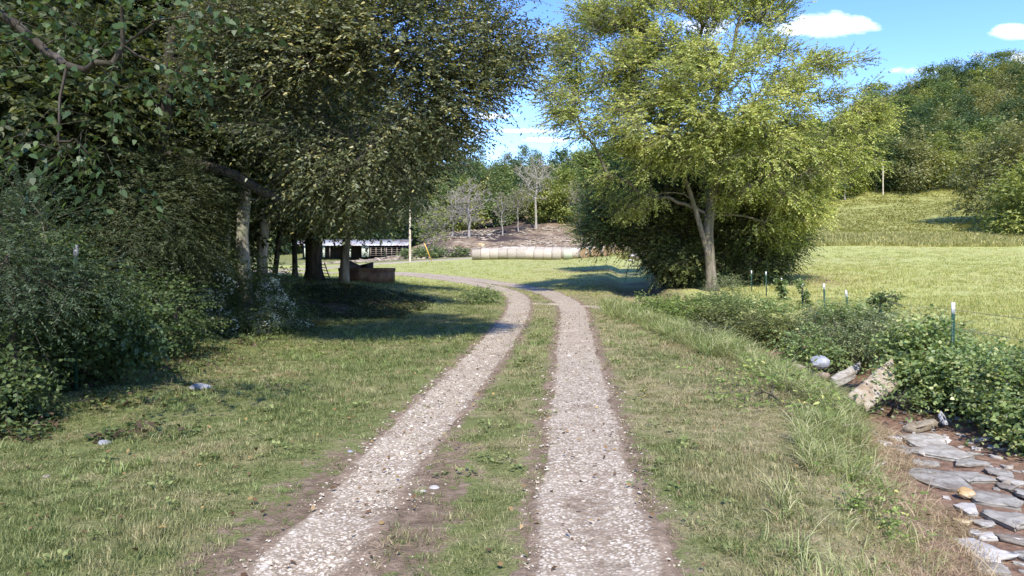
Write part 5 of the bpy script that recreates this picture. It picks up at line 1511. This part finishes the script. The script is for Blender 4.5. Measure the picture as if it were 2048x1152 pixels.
# stones in the lawn on the left
for i, (px, py, w, hh, mt, lab) in enumerate(((402, 776, 50, 17, 'greystone', 'smooth pale grey flat stone in the grass near the wood'), (207, 888, 36, 12, 'greystone', 'brownish grey flat stone level with the grass at the left'),
                                         (93, 953, 18, 14, 'tanstone', 'small pinkish stone at the lower left'), (148, 757, 30, 12, 'tanstone', 'tan stone at the foot of the broad leaved bush'),
                                         (172, 753, 20, 10, 'tanstone', 'smaller tan stone right beside the tan one under the bush'), (56, 839, 16, 10, 'palestone', 'small pale stone by the tangled bush at the left'),
                                         (868, 976, 24, 16, 'palestone', 'whitish lump of limestone on the grass strip edge between the wheel tracks'), (846, 984, 16, 12, 'palestone', 'smaller whitish lump beside the limestone lump'),
                                         (700, 903, 14, 8, 'greystone', 'small grey stone at the left edge of the left wheel track'), (962, 489.5, 15, 5, 'yellowstone', 'orange brown rock on the cleared slope above the fence'),
                                         (978, 470, 8, 6, 'palestone', 'pale stump like stone on the cleared slope'))):
    p = gph(px, py, 3, 300) if py > 520 else np.array(gp(px, py)); k_ = p[1] / F
    r = w * k_ / 2; o = rock_mesh('field_stone', M[mt], (r, r * .8, min(hh * k_ * .9, r * .6)), 3, .07, 500 + i, True)
    o.location = (p[0], p[1], p[2] + (-.2 * r if py > 520 else .01)); tag(o, lab, 'stone')
# rubble by the gate
for i, (px, py, w, hh, lab) in enumerate(((1272, 503, 24, 10, 'pale slab on top of the rubble heap by the gate'), (1268, 511, 22, 8, 'pale stone in the middle of the rubble heap by the gate'), (1276, 517, 24, 9, 'reddish stone at the foot of the rubble heap'),
                                     (1262, 521, 14, 5, 'small stone at the lower left of the rubble heap'), (1284, 509, 18, 9, 'stone at the right of the rubble heap'))):
    Y = 74 - i * .6; k_ = Y / F; p = PW(px, py, Y); r = w * k_ / 2
    o = rock_mesh('rubble_stone', M['tanstone' if i == 2 else 'palestone'], (r, r * .8, hh * k_ / 2), 2, .15, 520 + i, True); o.rotation_euler = (0, .2 * (-1) ** i, i); o.location = p; tag(o, lab, 'stone', 'rubble heap by the gate')

# stones and brush scattered on the cleared slope
rg = np.random.default_rng(540); n = 4200
y = 110 + 50 * rg.random(n); x = -34 + 60 * rg.random(n)
k = vnoise(x * .12 + 3, y * .2) + .4 * vnoise(x * .5, y * .7) > -.12
x = x[k]; y = y[k]; n = len(x); s = .12 + .42 * rg.random(n) ** 2.0
scatter('slope_rubble', np.stack([x, y, h(x, y) + s * .1], -1), np.stack([rg.normal(size=n) * .2, rg.normal(size=n) * .2, rg.random(n) * 6.28], -1), np.stack([s * 1.7, s, s * .7], -1),
        [rock_mesh('t', M['deadlog' if q % 2 else 'tanstone'], (1, .8, .5), 1, .2, 550 + q) for q in range(5)], cat='rubble', label='pale broken stones strewn over the cleared brown slope')

# ------------------------------------------------------------------ fence on the right
M['postgreen'] = simplemat('green_painted_steel', [(.3, (.008, .030, .018)), (.6, (.018, .060, .038)), (.75, (.05, .07, .045))], 9, .5, .0)
M['postgrey'] = simplemat('weathered_galvanised_post', [(.3, (.16, .15, .13)), (.6, (.27, .255, .23))], 9, .6, .0)
M['tipwhite'] = simplemat('white_post_tip', [(.3, (.40, .41, .42)), (.6, (.58, .58, .58))], 20, .5)
M['wire'] = simplemat('galvanised_wire', [(.3, (.14, .13, .12)), (.6, (.26, .25, .24))], 20, .45, .6)
def tee(mb, z0, z1, w, t, fl=1.0):
    P_ = [(-w / 2, 0), (w / 2, 0), (w / 2, t), (t / 2, t), (t / 2, w * .8), (-t / 2, w * .8), (-t / 2, t), (-w / 2, t)]
    V = [(x, y, z0) for x, y in P_] + [(x, y, z1) for x, y in P_]
    n = 8; mb.add(V, [tuple(range(n - 1, -1, -1)), tuple(range(n, 2 * n))] + [(k, (k + 1) % n, n + (k + 1) % n, n + k) for k in range(n)])
posts = [(1907, 605, 11.5, .01, 'green steel fence post with white tip nearest the camera, standing out of the vine mound', 'g'),
         (1692, 580, 19, -.10, 'green fence post with white tip leaning to the left among vines', 'g'),
         (1648, 567, 22, -.03, 'straight green fence post with white tip between the vine clad post and the leaning one', 'g'),
         (1532, 543, 33, -.02, 'green fence post with white tip at the corner of the bare patch', 'g'), (1503, 541, 36, -.01, 'green fence post with white tip second right of the big tree gap', 'g'),
         (1483, 538, 39.5, 0, 'pale grey fence post right of the big tree trunk', 'p'), (1466, 537, 43, 0, 'thin grey fence post closest to the big tree trunk', 'p'),
         (1761, 592, 15.5, .0, 'fence post buried in climbing vines left of the nearest post', 'g'), (1605, 566, 25.5, 0, 'vine covered fence post left of the straight green one', 'g'),
         (1563, 556, 29, 0, 'fence post wrapped in a narrow column of leaves', 'g')]
tops = []
for px, py, Y, lean, lab, kind in posts:
    t = np.array(PW(px, py, Y)); gz = hs(t[0], Y)
    L_ = t[2] - gz + .25
    e = empty('fence_post', (t[0] - math.sin(lean) * L_, Y, t[2] - L_)); e.rotation_euler = (0, lean, 0)
    tag(e, lab, 'fence post', 'steel posts of the wire fence')
    mb = MB(); tee(mb, 0, L_ - .19, .055, .010)
    zz = .35
    while zz < L_ - .25: mb.box((0, -.004, zz), (.018, .012, .012)); zz += .055
    mb.build('shaft', M['postgreen' if kind == 'g' else 'postgrey'], e)
    mb = MB(); tee(mb, L_ - .19, L_, .057, .012); mb.build('painted_tip', M['tipwhite' if kind == 'g' else 'postgrey'], e)
    tops.append((Y, t))
tops.sort(key=lambda q: q[0])
pp = [np.array(PW(2600, 665, 6.0))] + [t for _, t in tops] + [np.array(PW(1440, 536, 50))]
def wire(name, lab, pts, r, parent=None):
    ch = []
    for a, b in zip(pts[:-1], pts[1:]):
        s = np.linspace(0, 1, 7)[:, None]; P_ = a + (b - a) * s; P_[:, 2] -= .05 * 4 * (s[:, 0] * (1 - s[:, 0])) * np.linalg.norm(b - a) * .1
        ch.append((P_, np.full(7, r)))
    ch2 = [(np.concatenate([c[0] for c in ch]) + 1e-4 * RNG.normal(size=(7 * len(ch), 3)), np.full(7 * len(ch), r))]
    V, Fq = tubes(ch2, 4)
    return mesh_np(name, V, Fq.ravel(), np.full(len(Fq), 4), M['wire'], parent)
for i, dz in enumerate((.12, .42, .75)):
    q = wire('fence_wire', '', [p - np.array([0, .02, dz]) for p in pp], .0035)
    tag(q, ('top wire strand of the right hand fence, strung past the white tips', 'middle wire strand of the right hand fence', 'lowest wire strand of the right hand fence, hidden in weeds')[i], 'fence wire', 'wire strands of the fence')
# post on the left in the shrubs
t = np.array(PW(151, 490, 9.6)); e = empty('fence_post', (t[0], t[1], hs(t[0], t[1]) - .2)); L_ = t[2] - e.location.z; M['tipleft'] = simplemat('shaded_white_tip', [(.3, (.14, .145, .15)), (.6, (.26, .265, .27))], 20, .6)  # tip paint greyed so its colour carries the shade of the shrubs
tag(e, 'green steel post with white tip standing in the shaded shrubs at the left', 'fence post')
mb = MB(); tee(mb, 0, L_ - .19, .06, .010); mb.build('shaft', M['postgreen'], e)
mb = MB(); tee(mb, L_ - .19, L_, .062, .012); mb.build('painted_tip', M['tipleft'], e)
# vines climbing posts
def vinecol(lab, pts, r, n, seed, ll=.05):
    bl = []
    for (px, py, Y) in pts: w = PW(px, py, Y); bl.append((w[0], w[1], w[2], r, r, .16))
    b = (bl[-1][0], bl[-1][1], hs(bl[-1][0], bl[-1][1]))
    make_plant('climbing_vine', lab, 'vine', b, bl, 40, n, ll, ll * .85, 6, M['lf_vine'], M['twig'], r0=.012, seed=seed, spray_len=(.08, .2), cl_r=.05, droop=.6, flat=.4, step=.2, leafname='foliage', woodname='stem', group='vines climbing the fence', tint0=.35)
vinecol('dark column of vine leaves on the post left of the nearest post', [(1758, 600, 15.5), (1765, 625, 15.5), (1772, 650, 15.5), (1782, 680, 15.4), (1785, 700, 15.3)], .10, 300, 601, .05)
vinecol('spray of vine arching right from the top of the vine clad post', [(1775, 592, 15.5), (1790, 600, 15.5), (1762, 592, 15.5)], .12, 60, 605, .04)
vinecol('pointed vine growth on the post beside the straight green post', [(1604, 570, 25.5), (1607, 590, 25.5), (1610, 610, 25.5), (1622, 625, 25.4), (1600, 630, 25.4)], .14, 230, 602, .075)
vinecol('narrow upright vine left of the pointed vine', [(1560, 562, 29), (1564, 580, 29), (1569, 597, 29)], .13, 150, 603, .08)

# ------------------------------------------------------------------ hay bales
def mat_bale():
    t = NT('net_wrapped_hay')
    o = t.objco()
    n = t.noise(5, 6, .7, vec=o, stretch=(6, 1, 1)); f = t.noise(30, 4, .7, vec=o)
    c = t.ramp(t.math('ADD', t.math('MULTIPLY', n, .6), t.math('MULTIPLY', f, .4)), [(.35, (.22, .175, .125)), (.5, (.39, .34, .27)), (.65, (.54, .49, .41))])
    ri = t.n.new('ShaderNodeObjectInfo').outputs['Random']
    hv = t.n.new('ShaderNodeHueSaturation'); t.l.new(c, hv.inputs['Color']); t.l.new(t.rng(ri, 0, 1, .78, 1.12), hv.inputs['Value'])
    return t.done(t.bsdf(hv.outputs[0], .9, t.bump(f, .6, .03), spec=.1))
def mat_bale_end():
    t = NT('rolled_hay_end'); o = t.objco()
    sp = t.n.new('ShaderNodeSeparateXYZ'); t.l.new(o, sp.inputs[0])
    r = t.math('SQRT', t.math('ADD', t.math('MULTIPLY', sp.outputs[1], sp.outputs[1]), t.math('MULTIPLY', sp.outputs[2], sp.outputs[2])))
    w = t.math('SINE', t.math('ADD', t.math('MULTIPLY', r, 55), t.math('MULTIPLY', t.noise(4, 3, vec=o), 9)))
    c = t.ramp(t.math('ADD', t.math('MULTIPLY', w, .2), t.noise(14, 5, .7, vec=o)), [(.3, (.15, .09, .045)), (.55, (.29, .195, .105)), (.75, (.42, .31, .18))])
    return t.done(t.bsdf(c, .95, t.bump(w, .6, .03), spec=.1))
M['bale'] = mat_bale(); M['bale_end'] = mat_bale_end()
M['bale_green'] = simplemat('greenish_net_wrapped_hay', [(.3, (.24, .25, .17)), (.5, (.37, .385, .28)), (.7, (.47, .48, .37))], 6, .9, stretch=(5, 1, 1))
def bale(R_=.75, L_=1.2, wrap='bale', seed=0):
    rg_ = np.random.default_rng(seed); n = 28
    prof = [(-.5, 0), (-.505, .25), (-.505, .5), (-.5, .78), (-.497, .95), (-.475, .993), (-.2, 1.0), (0, .995), (.2, 1.0), (.475, .993), (.497, .95), (.5, .78), (.505, .5), (.505, .25), (.5, 0)]
    V = []; Fc = []
    for (a, r) in prof:
        for k in range(n):
            t = 2 * math.pi * k / n; rr = r * R_ * (1 + .012 * rg_.normal())
            V.append((a * L_, math.cos(t) * rr, max(-R_ * .955, math.sin(t) * rr)))
    for i in range(len(prof) - 1):
        for k in range(n): Fc.append((i * n + k, i * n + (k + 1) % n, (i + 1) * n + (k + 1) % n, (i + 1) * n + k))
    o = mesh_np('round_hay_bale', V, [q for f in Fc for q in f], [4] * len(Fc), M[wrap], smooth=True)
    o.data.materials.append(M['bale_end'])
    mi = np.array([1 if (i < 4 or i > 9) else 0 for i in range(len(prof) - 1) for k in range(n)], np.int32)
    o.data.polygons.foreach_set('material_index', mi)
    return o
b0 = bale(seed=1); bv = [b0, bale(.77, seed=2), bale(.73, seed=3)]; firstused = [False] * 3
rg = np.random.default_rng(600)
def put_bale(x, y, rz, lab, grp, o=None):
    q = rg.integers(0, 3)
    if o is None:
        if not firstused[q]: o = bv[q]; firstused[q] = True
        else: o = bv[q].copy(); COL.objects.link(o)
    o.location = (x, y, float(hbase(np.array([x]), np.array([y]))[0]) + .70); o.scale = (1, 1 + .05 * rg.normal(), 1 + .035 * rg.normal()); o.rotation_euler = (rg.normal() * .1, rg.normal() * .015, rz + rg.normal() * .03); tag(o, lab, 'hay bale', grp)
ang = -.10; dx, dy = math.cos(ang), math.sin(ang)
x0, y0 = (945 - 1024) / F * 94.5 + .6, 94.5
for i in range(10):
    lab = 'round hay bale at the left end of the front row' if i == 0 else ('grey weathered round bale second from the greenish one in the front row' if i == 9 else 'round bale in the front row, number %d from the left end, touching its neighbours' % (i + 1))
    put_bale(x0 + i * 1.205 * dx, y0 + i * 1.205 * dy, ang, lab, 'front row of hay bales')
g_ = bale(.66, 1.2, 'bale_green', 9)
put_bale(x0 + 10 * 1.24 * dx, y0 + 10 * 1.24 * dy, ang, 'smaller greenish wrapped bale at the right end of the front row', 'front row of hay bales', g_)
for i in range(12): put_bale(x0 + 1.4 + i * 1.205 * dx, y0 + 2.6 + i * 1.205 * dy, ang, 'round hay bale in the middle row behind the front one', 'middle row of hay bales')
for i in range(13): put_bale(x0 + 4.0 + i * 1.205 * dx, y0 + 5.4 + i * 1.205 * dy, ang, 'round hay bale in the rearmost row', 'rear row of hay bales')
for i, x in enumerate((9.6, 11.2, 12.8, 14.3)):
    put_bale(x + .2, 95.6 + i * .1, math.pi / 2 + .25, ('orange ended bale just right of the rows', 'orange ended bale second right of the rows', 'orange ended bale third right of the rows, under the hanging branch', 'orange ended bale farthest right near the gate')[i], 'bales turned end on')

# ------------------------------------------------------------------ barn, board fence and gate
M['tin'] = simplemat('rusty_tin_roof', [(.38, (.22, .13, .10)), (.47, (.33, .31, .30)), (.6, (.43, .43, .44)), (.8, (.52, .52, .53))], 1.1, .45, .3, stretch=(.6, .3, 1))
M['barnwood'] = simplemat('weathered_barn_wood', [(.3, (.07, .055, .042)), (.6, (.16, .135, .11))], 2, .9, stretch=(.3, 1, 3))
M['cream'] = simplemat('cream_painted_panel', [(.3, (.36, .38, .28)), (.6, (.50, .52, .40))], 2, .8)
M['darkin'] = simplemat('shaded_interior_boards', [(.3, (.012, .010, .008)), (.6, (.035, .028, .022))], 2, .95)  # near-black colour holds the shade inside the open barn
YB = 140.0
def bx_(px): return (px - 1024) / F * YB
zb = hs(bx_(720), YB)
zf = CAM_H - (513 - HOR) / F * YB
e = empty('cattle_barn', (bx_(715), YB, zf)); tag(e, 'long low open fronted cattle barn with a rusty tin roof beyond the gravel road', 'barn')
def L(px, py=None, dY=0): return ((px - 715) / F * YB)
xl, xr = L(585), L(817)
zE = (513 - 491) / F * YB; zR = zE + 1.45
mb = MB()
xs = np.arange(xl, xr, .35); V = []; Fc = []
for i, xx in enumerate(xs):
    wv = .04 if i % 2 else 0
    for (yy, zz) in ((-.7, zE), (2.8, (zE + zR) / 2 + .03), (6.4, zR), (6.42, zR - .08), (2.8, (zE + zR) / 2 - .05), (-.68, zE - .06)): V.append((xx, yy, zz + wv))
for i in range(len(xs) - 1):
    for k in range(6): a = i * 6; Fc.append((a + k, a + 6 + k, a + 6 + (k + 1) % 6, a + (k + 1) % 6))
mesh_np('roof', V, [q for f in Fc for q in f], [4] * len(Fc), M['tin'], e)
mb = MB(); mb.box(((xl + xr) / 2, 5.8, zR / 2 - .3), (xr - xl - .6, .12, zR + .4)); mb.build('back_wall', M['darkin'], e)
for px in (592, 610, 648, 660, 687, 700, 770, 806, 812):
    mb = MB(); w = .42 if px in (648, 700) else .2
    mb.box((L(px), -.1, zE / 2 - .1), (w, .2, zE + .1)); mb.build('post', M['cream' if px in (592, 610, 648, 687, 700) else 'barnwood'], e)
mb = MB(); mb.box((L(731), -.05, zE / 2 - .1), (1.5, .14, zE - .02)); mb.build('wall_panel', M['cream'], e)
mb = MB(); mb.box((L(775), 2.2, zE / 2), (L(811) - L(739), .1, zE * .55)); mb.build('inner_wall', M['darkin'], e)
for k in range(5):
    mb = MB(); mb.box((L(775), -.16, .2 + k * (zE - .4) / 4.6), (L(812) - L(738), .07, .11)); mb.build('rail', M['barnwood'], e)
for k in range(7):
    mb = MB(); mb.box((L(742 + k * 10.5), -.24, zE * .42), (.10, .06, zE * .84)); mb.build('stile', M['deadlog'], e)

M['rail'] = simplemat('grey_fence_boards', [(.3, (.11, .09, .075)), (.6, (.24, .20, .17))], 3, .9)
fx = [(px - 1024) / F * 112 for px in (824, 862, 911, 965, 1018, 1075, 1130, 1180, 1236)]
e = empty('board_fence', (fx[0], 112, hs(fx[0], 112))); tag(e, 'weathered grey rail fence running behind the hay bales', 'fence')
base_z = e.location.z
zs_ = [hs(x, 112) for x in fx]
for x, z in zip(fx, zs_):
    mb = MB(); mb.box((x - fx[0], 0, z - base_z + .6), (.26, .26, 1.7)); mb.build('post', M['deadlog'], e)
for k in range(4):
    mb = MB()
    for (x1, z1), (x2, z2) in zip(list(zip(fx, zs_))[:-1], list(zip(fx, zs_))[1:]):
        mb.bar((x1 - fx[0], -.16, z1 - base_z + .25 + k * .33), (x2 - fx[0], -.16, z2 - base_z + .25 + k * .33), .055, n=4)
    mb.build('rail', M['rail'], e)
gx = (1240 - 1024) / F * 100; gz = hs(gx, 100)
e = empty('farm_gate', (gx, 100, gz)); tag(e, 'tubular farm gate between the hay bales and the rubble heap', 'gate')
mb = MB()
for k in range(6): mb.bar((0, 0, .25 + k * .22), (2.6, -.3, .25 + k * .22), .03)
for xx in (0, 1.3, 2.6): mb.bar((xx, -.115 * xx, .25), (xx, -.115 * xx, 1.35), .035)
mb.build('gate_frame', M['rail'], e)
mb = MB(); mb.bar((-.15, 0, -.2), (-.15, 0, 1.6), .1, n=8); mb.build('post', M['deadlog'], e)

# ------------------------------------------------------------------ utility poles and line
M['pole'] = barkmat('pine_utility_pole', (.36, .28, .20, 1), (.50, .42, .32, 1), (.60, .53, .43, 1), 5)
M['yellow'] = simplemat('yellow_plastic', [(.3, (.62, .34, .05)), (.6, (.78, .47, .09))], 8, .4)
def pole(lab, px, py, Y, H, r, arm=True):
    b = np.array(PW(px, py, Y)); b[2] = hs(b[0], Y) if abs(hs(b[0], Y) - b[2]) < 1 else b[2]
    e = empty('utility_pole', tuple(b)); tag(e, lab, 'utility pole')
    P_ = np.array([(0, 0, H * t - .3) for t in np.linspace(0, 1, 8)]); V, Fq = tubes([(P_, np.linspace(r, r * .7, 8))], 12)
    mesh_np('shaft', V, Fq.ravel(), np.full(len(Fq), 4), M['pole'], e, smooth=True)
    mb = MB(); mb.bar((0, 0, H - .3), (0, 0, H - .05), r * .7, r * .3, n=10); mb.build('cap', M['pole'], e)
    if arm:
        mb = MB(); mb.box((0, -.2, H - .9), (1.6, .1, .12)); ca = mb.build('crossarm', M['barnwood'], e)
        for s in (-.6, 0, .6): mb = MB(); mb.bar((s, -.2, H - .84), (s, -.2, H - .66), .05, .03); mb.build('insulator', M['greystone'], ca)
    return e, b
e, b = pole('tall pale wooden utility pole with a yellow guy guard, left of the hay bales', 820, 527.5, 96, 10.5, .17)
g0 = np.array(PW(863.5, 523, 97)) - b; g1 = np.array(PW(849, 487, 96.7)) - b
mb = MB(); mb.bar(g1, (0, 0, 10.0), .012, n=4); gw = mb.build('guy_wire', M['wire'], e)
mb = MB(); mb.bar(g0, g1, .055, n=6); mb.build('guy_guard', M['yellow'], gw)
pole('distant grey utility pole at the forest edge on the right hill', 1766, 388, 172, 8.6, .16, False)
A_ = b + np.array([.6, -.2, 9.9])
for i, (px, py) in enumerate(((1400, -235), (1440, -150))):
    E1 = np.array(PW(px, py, 20)); E_ = A_ + (E1 - A_) * 1.35
    s = np.linspace(0, 1, 30)[:, None]; P_ = A_ + (E_ - A_) * s; P_[:, 2] -= 1.2 * 4 * s[:, 0] * (1 - s[:, 0]); P_[:, 0] -= i * 1.2
    V, Fq = tubes([(P_, np.full(30, .012))], 4); o = mesh_np('power_line', V, Fq.ravel(), np.full(len(Fq), 4), M['wire'])
    tag(o, ('upper thin power line crossing the gap of sky between the trees', 'lower thin power line crossing the gap of sky between the trees')[i], 'power line', 'power lines')

# ------------------------------------------------------------------ rusty ring, sheets, ladder
M['rust'] = simplemat('rusty_steel', [(.3, (.045, .024, .015)), (.48, (.095, .052, .033)), (.62, (.16, .095, .062)), (.75, (.24, .165, .115))], 2.2, .8, .1, stretch=(1, 1, .6), bs=.4)
M['sheet'] = simplemat('dark_grey_sheet_steel', [(.3, (.045, .038, .036)), (.6, (.10, .085, .08))], 3, .6, .3)
YR = 35.5; rc = PW(724, 565.5, YR); zr = hs(rc[0], YR + .2)
e = empty('feeder_ring', (rc[0], YR + 1.2, zr - .05)); tag(e, 'large round rusty steel feeder ring standing on the grassy bank', 'feeder ring')
Rr = 57 / F * YR; Hh = 28.5 / F * YR
def ringmesh(name, r, z0, z1, t, mat, bulge=0.0, n=56):
    V = []; Fc = []
    pr_ = [(r, z0), (r + bulge, (z0 + z1) / 2), (r, z1), (r - t, z1), (r - t + bulge, (z0 + z1) / 2), (r - t, z0)]
    for k in range(n):
        a = 2 * math.pi * k / n; w = 1 + .006 * math.sin(3 * a + 1)
        for (rr, zz) in pr_: V.append((math.cos(a) * rr * w, math.sin(a) * rr * w, zz))
    m = len(pr_)
    for k in range(n):
        for j in range(m): Fc.append((k * m + j, ((k + 1) % n) * m + j, ((k + 1) % n) * m + (j + 1) % m, k * m + (j + 1) % m))
    return mesh_np(name, V, [q for f in Fc for q in f], [4] * len(Fc), mat, e, smooth=False)
ringmesh('lower_wall', Rr, 0, Hh * .77, .02, M['rust'])
ringmesh('upper_band', Rr + .02, Hh * .77 + .003, Hh, .03, M['rust'], .012)
def sheet(lab, pts, th=.03):
    P_ = [np.array(PW(*p)) for p in pts]; nrm = unit(np.cross(P_[1] - P_[0], P_[3] - P_[0])); c = P_[0].copy()
    V = [p - c for p in P_] + [p - c + nrm * th for p in P_]
    Fc = [(3, 2, 1, 0), (4, 5, 6, 7), (0, 1, 5, 4), (1, 2, 6, 5), (2, 3, 7, 6), (3, 0, 4, 7)]
    o = mesh_np('metal_sheet', V, [q for f in Fc for q in f], [4] * 6, M['sheet'], loc=tuple(c)); tag(o, lab, 'metal sheet')
sheet('dark steel sheet with a pointed corner tilted up inside the left of the ring', [(686, 546, 36.3), (724, 546, 36.6), (720, 531, 36.8), (700, 521, 36.6)])
sheet('dark steel sheet rising to the right inside the ring', [(716, 546, 36.9), (747, 546, 36.4), (747, 524, 36.5), (718, 531, 37)])
# ladder
M['ladder'] = simplemat('dark_green_painted_metal', [(.3, (.018, .035, .028)), (.6, (.05, .085, .07))], 6, .5, .2)
a1, a2 = np.array(PW(650, 561, 35.4)), np.array(PW(662, 563, 35.0)); t1, t2 = np.array(PW(640, 524, 36.6)), np.array(PW(649, 526, 36.3))
e = empty('ladder', tuple(a1)); tag(e, 'dark green metal ladder leaning against the thick dark trunk', 'ladder')
for A, B in ((a1, t1), (a2, t2)): mb = MB(); mb.bar(A - a1, B - a1, .03, n=5); mb.build('side_rail', M['ladder'], e)
for k in range(6):
    s = (k + .6) / 6.4; mb = MB(); mb.bar(a1 + (t1 - a1) * s - a1, a2 + (t2 - a2) * s - a1, .02, n=5); mb.build('rung', M['ladder'], e)
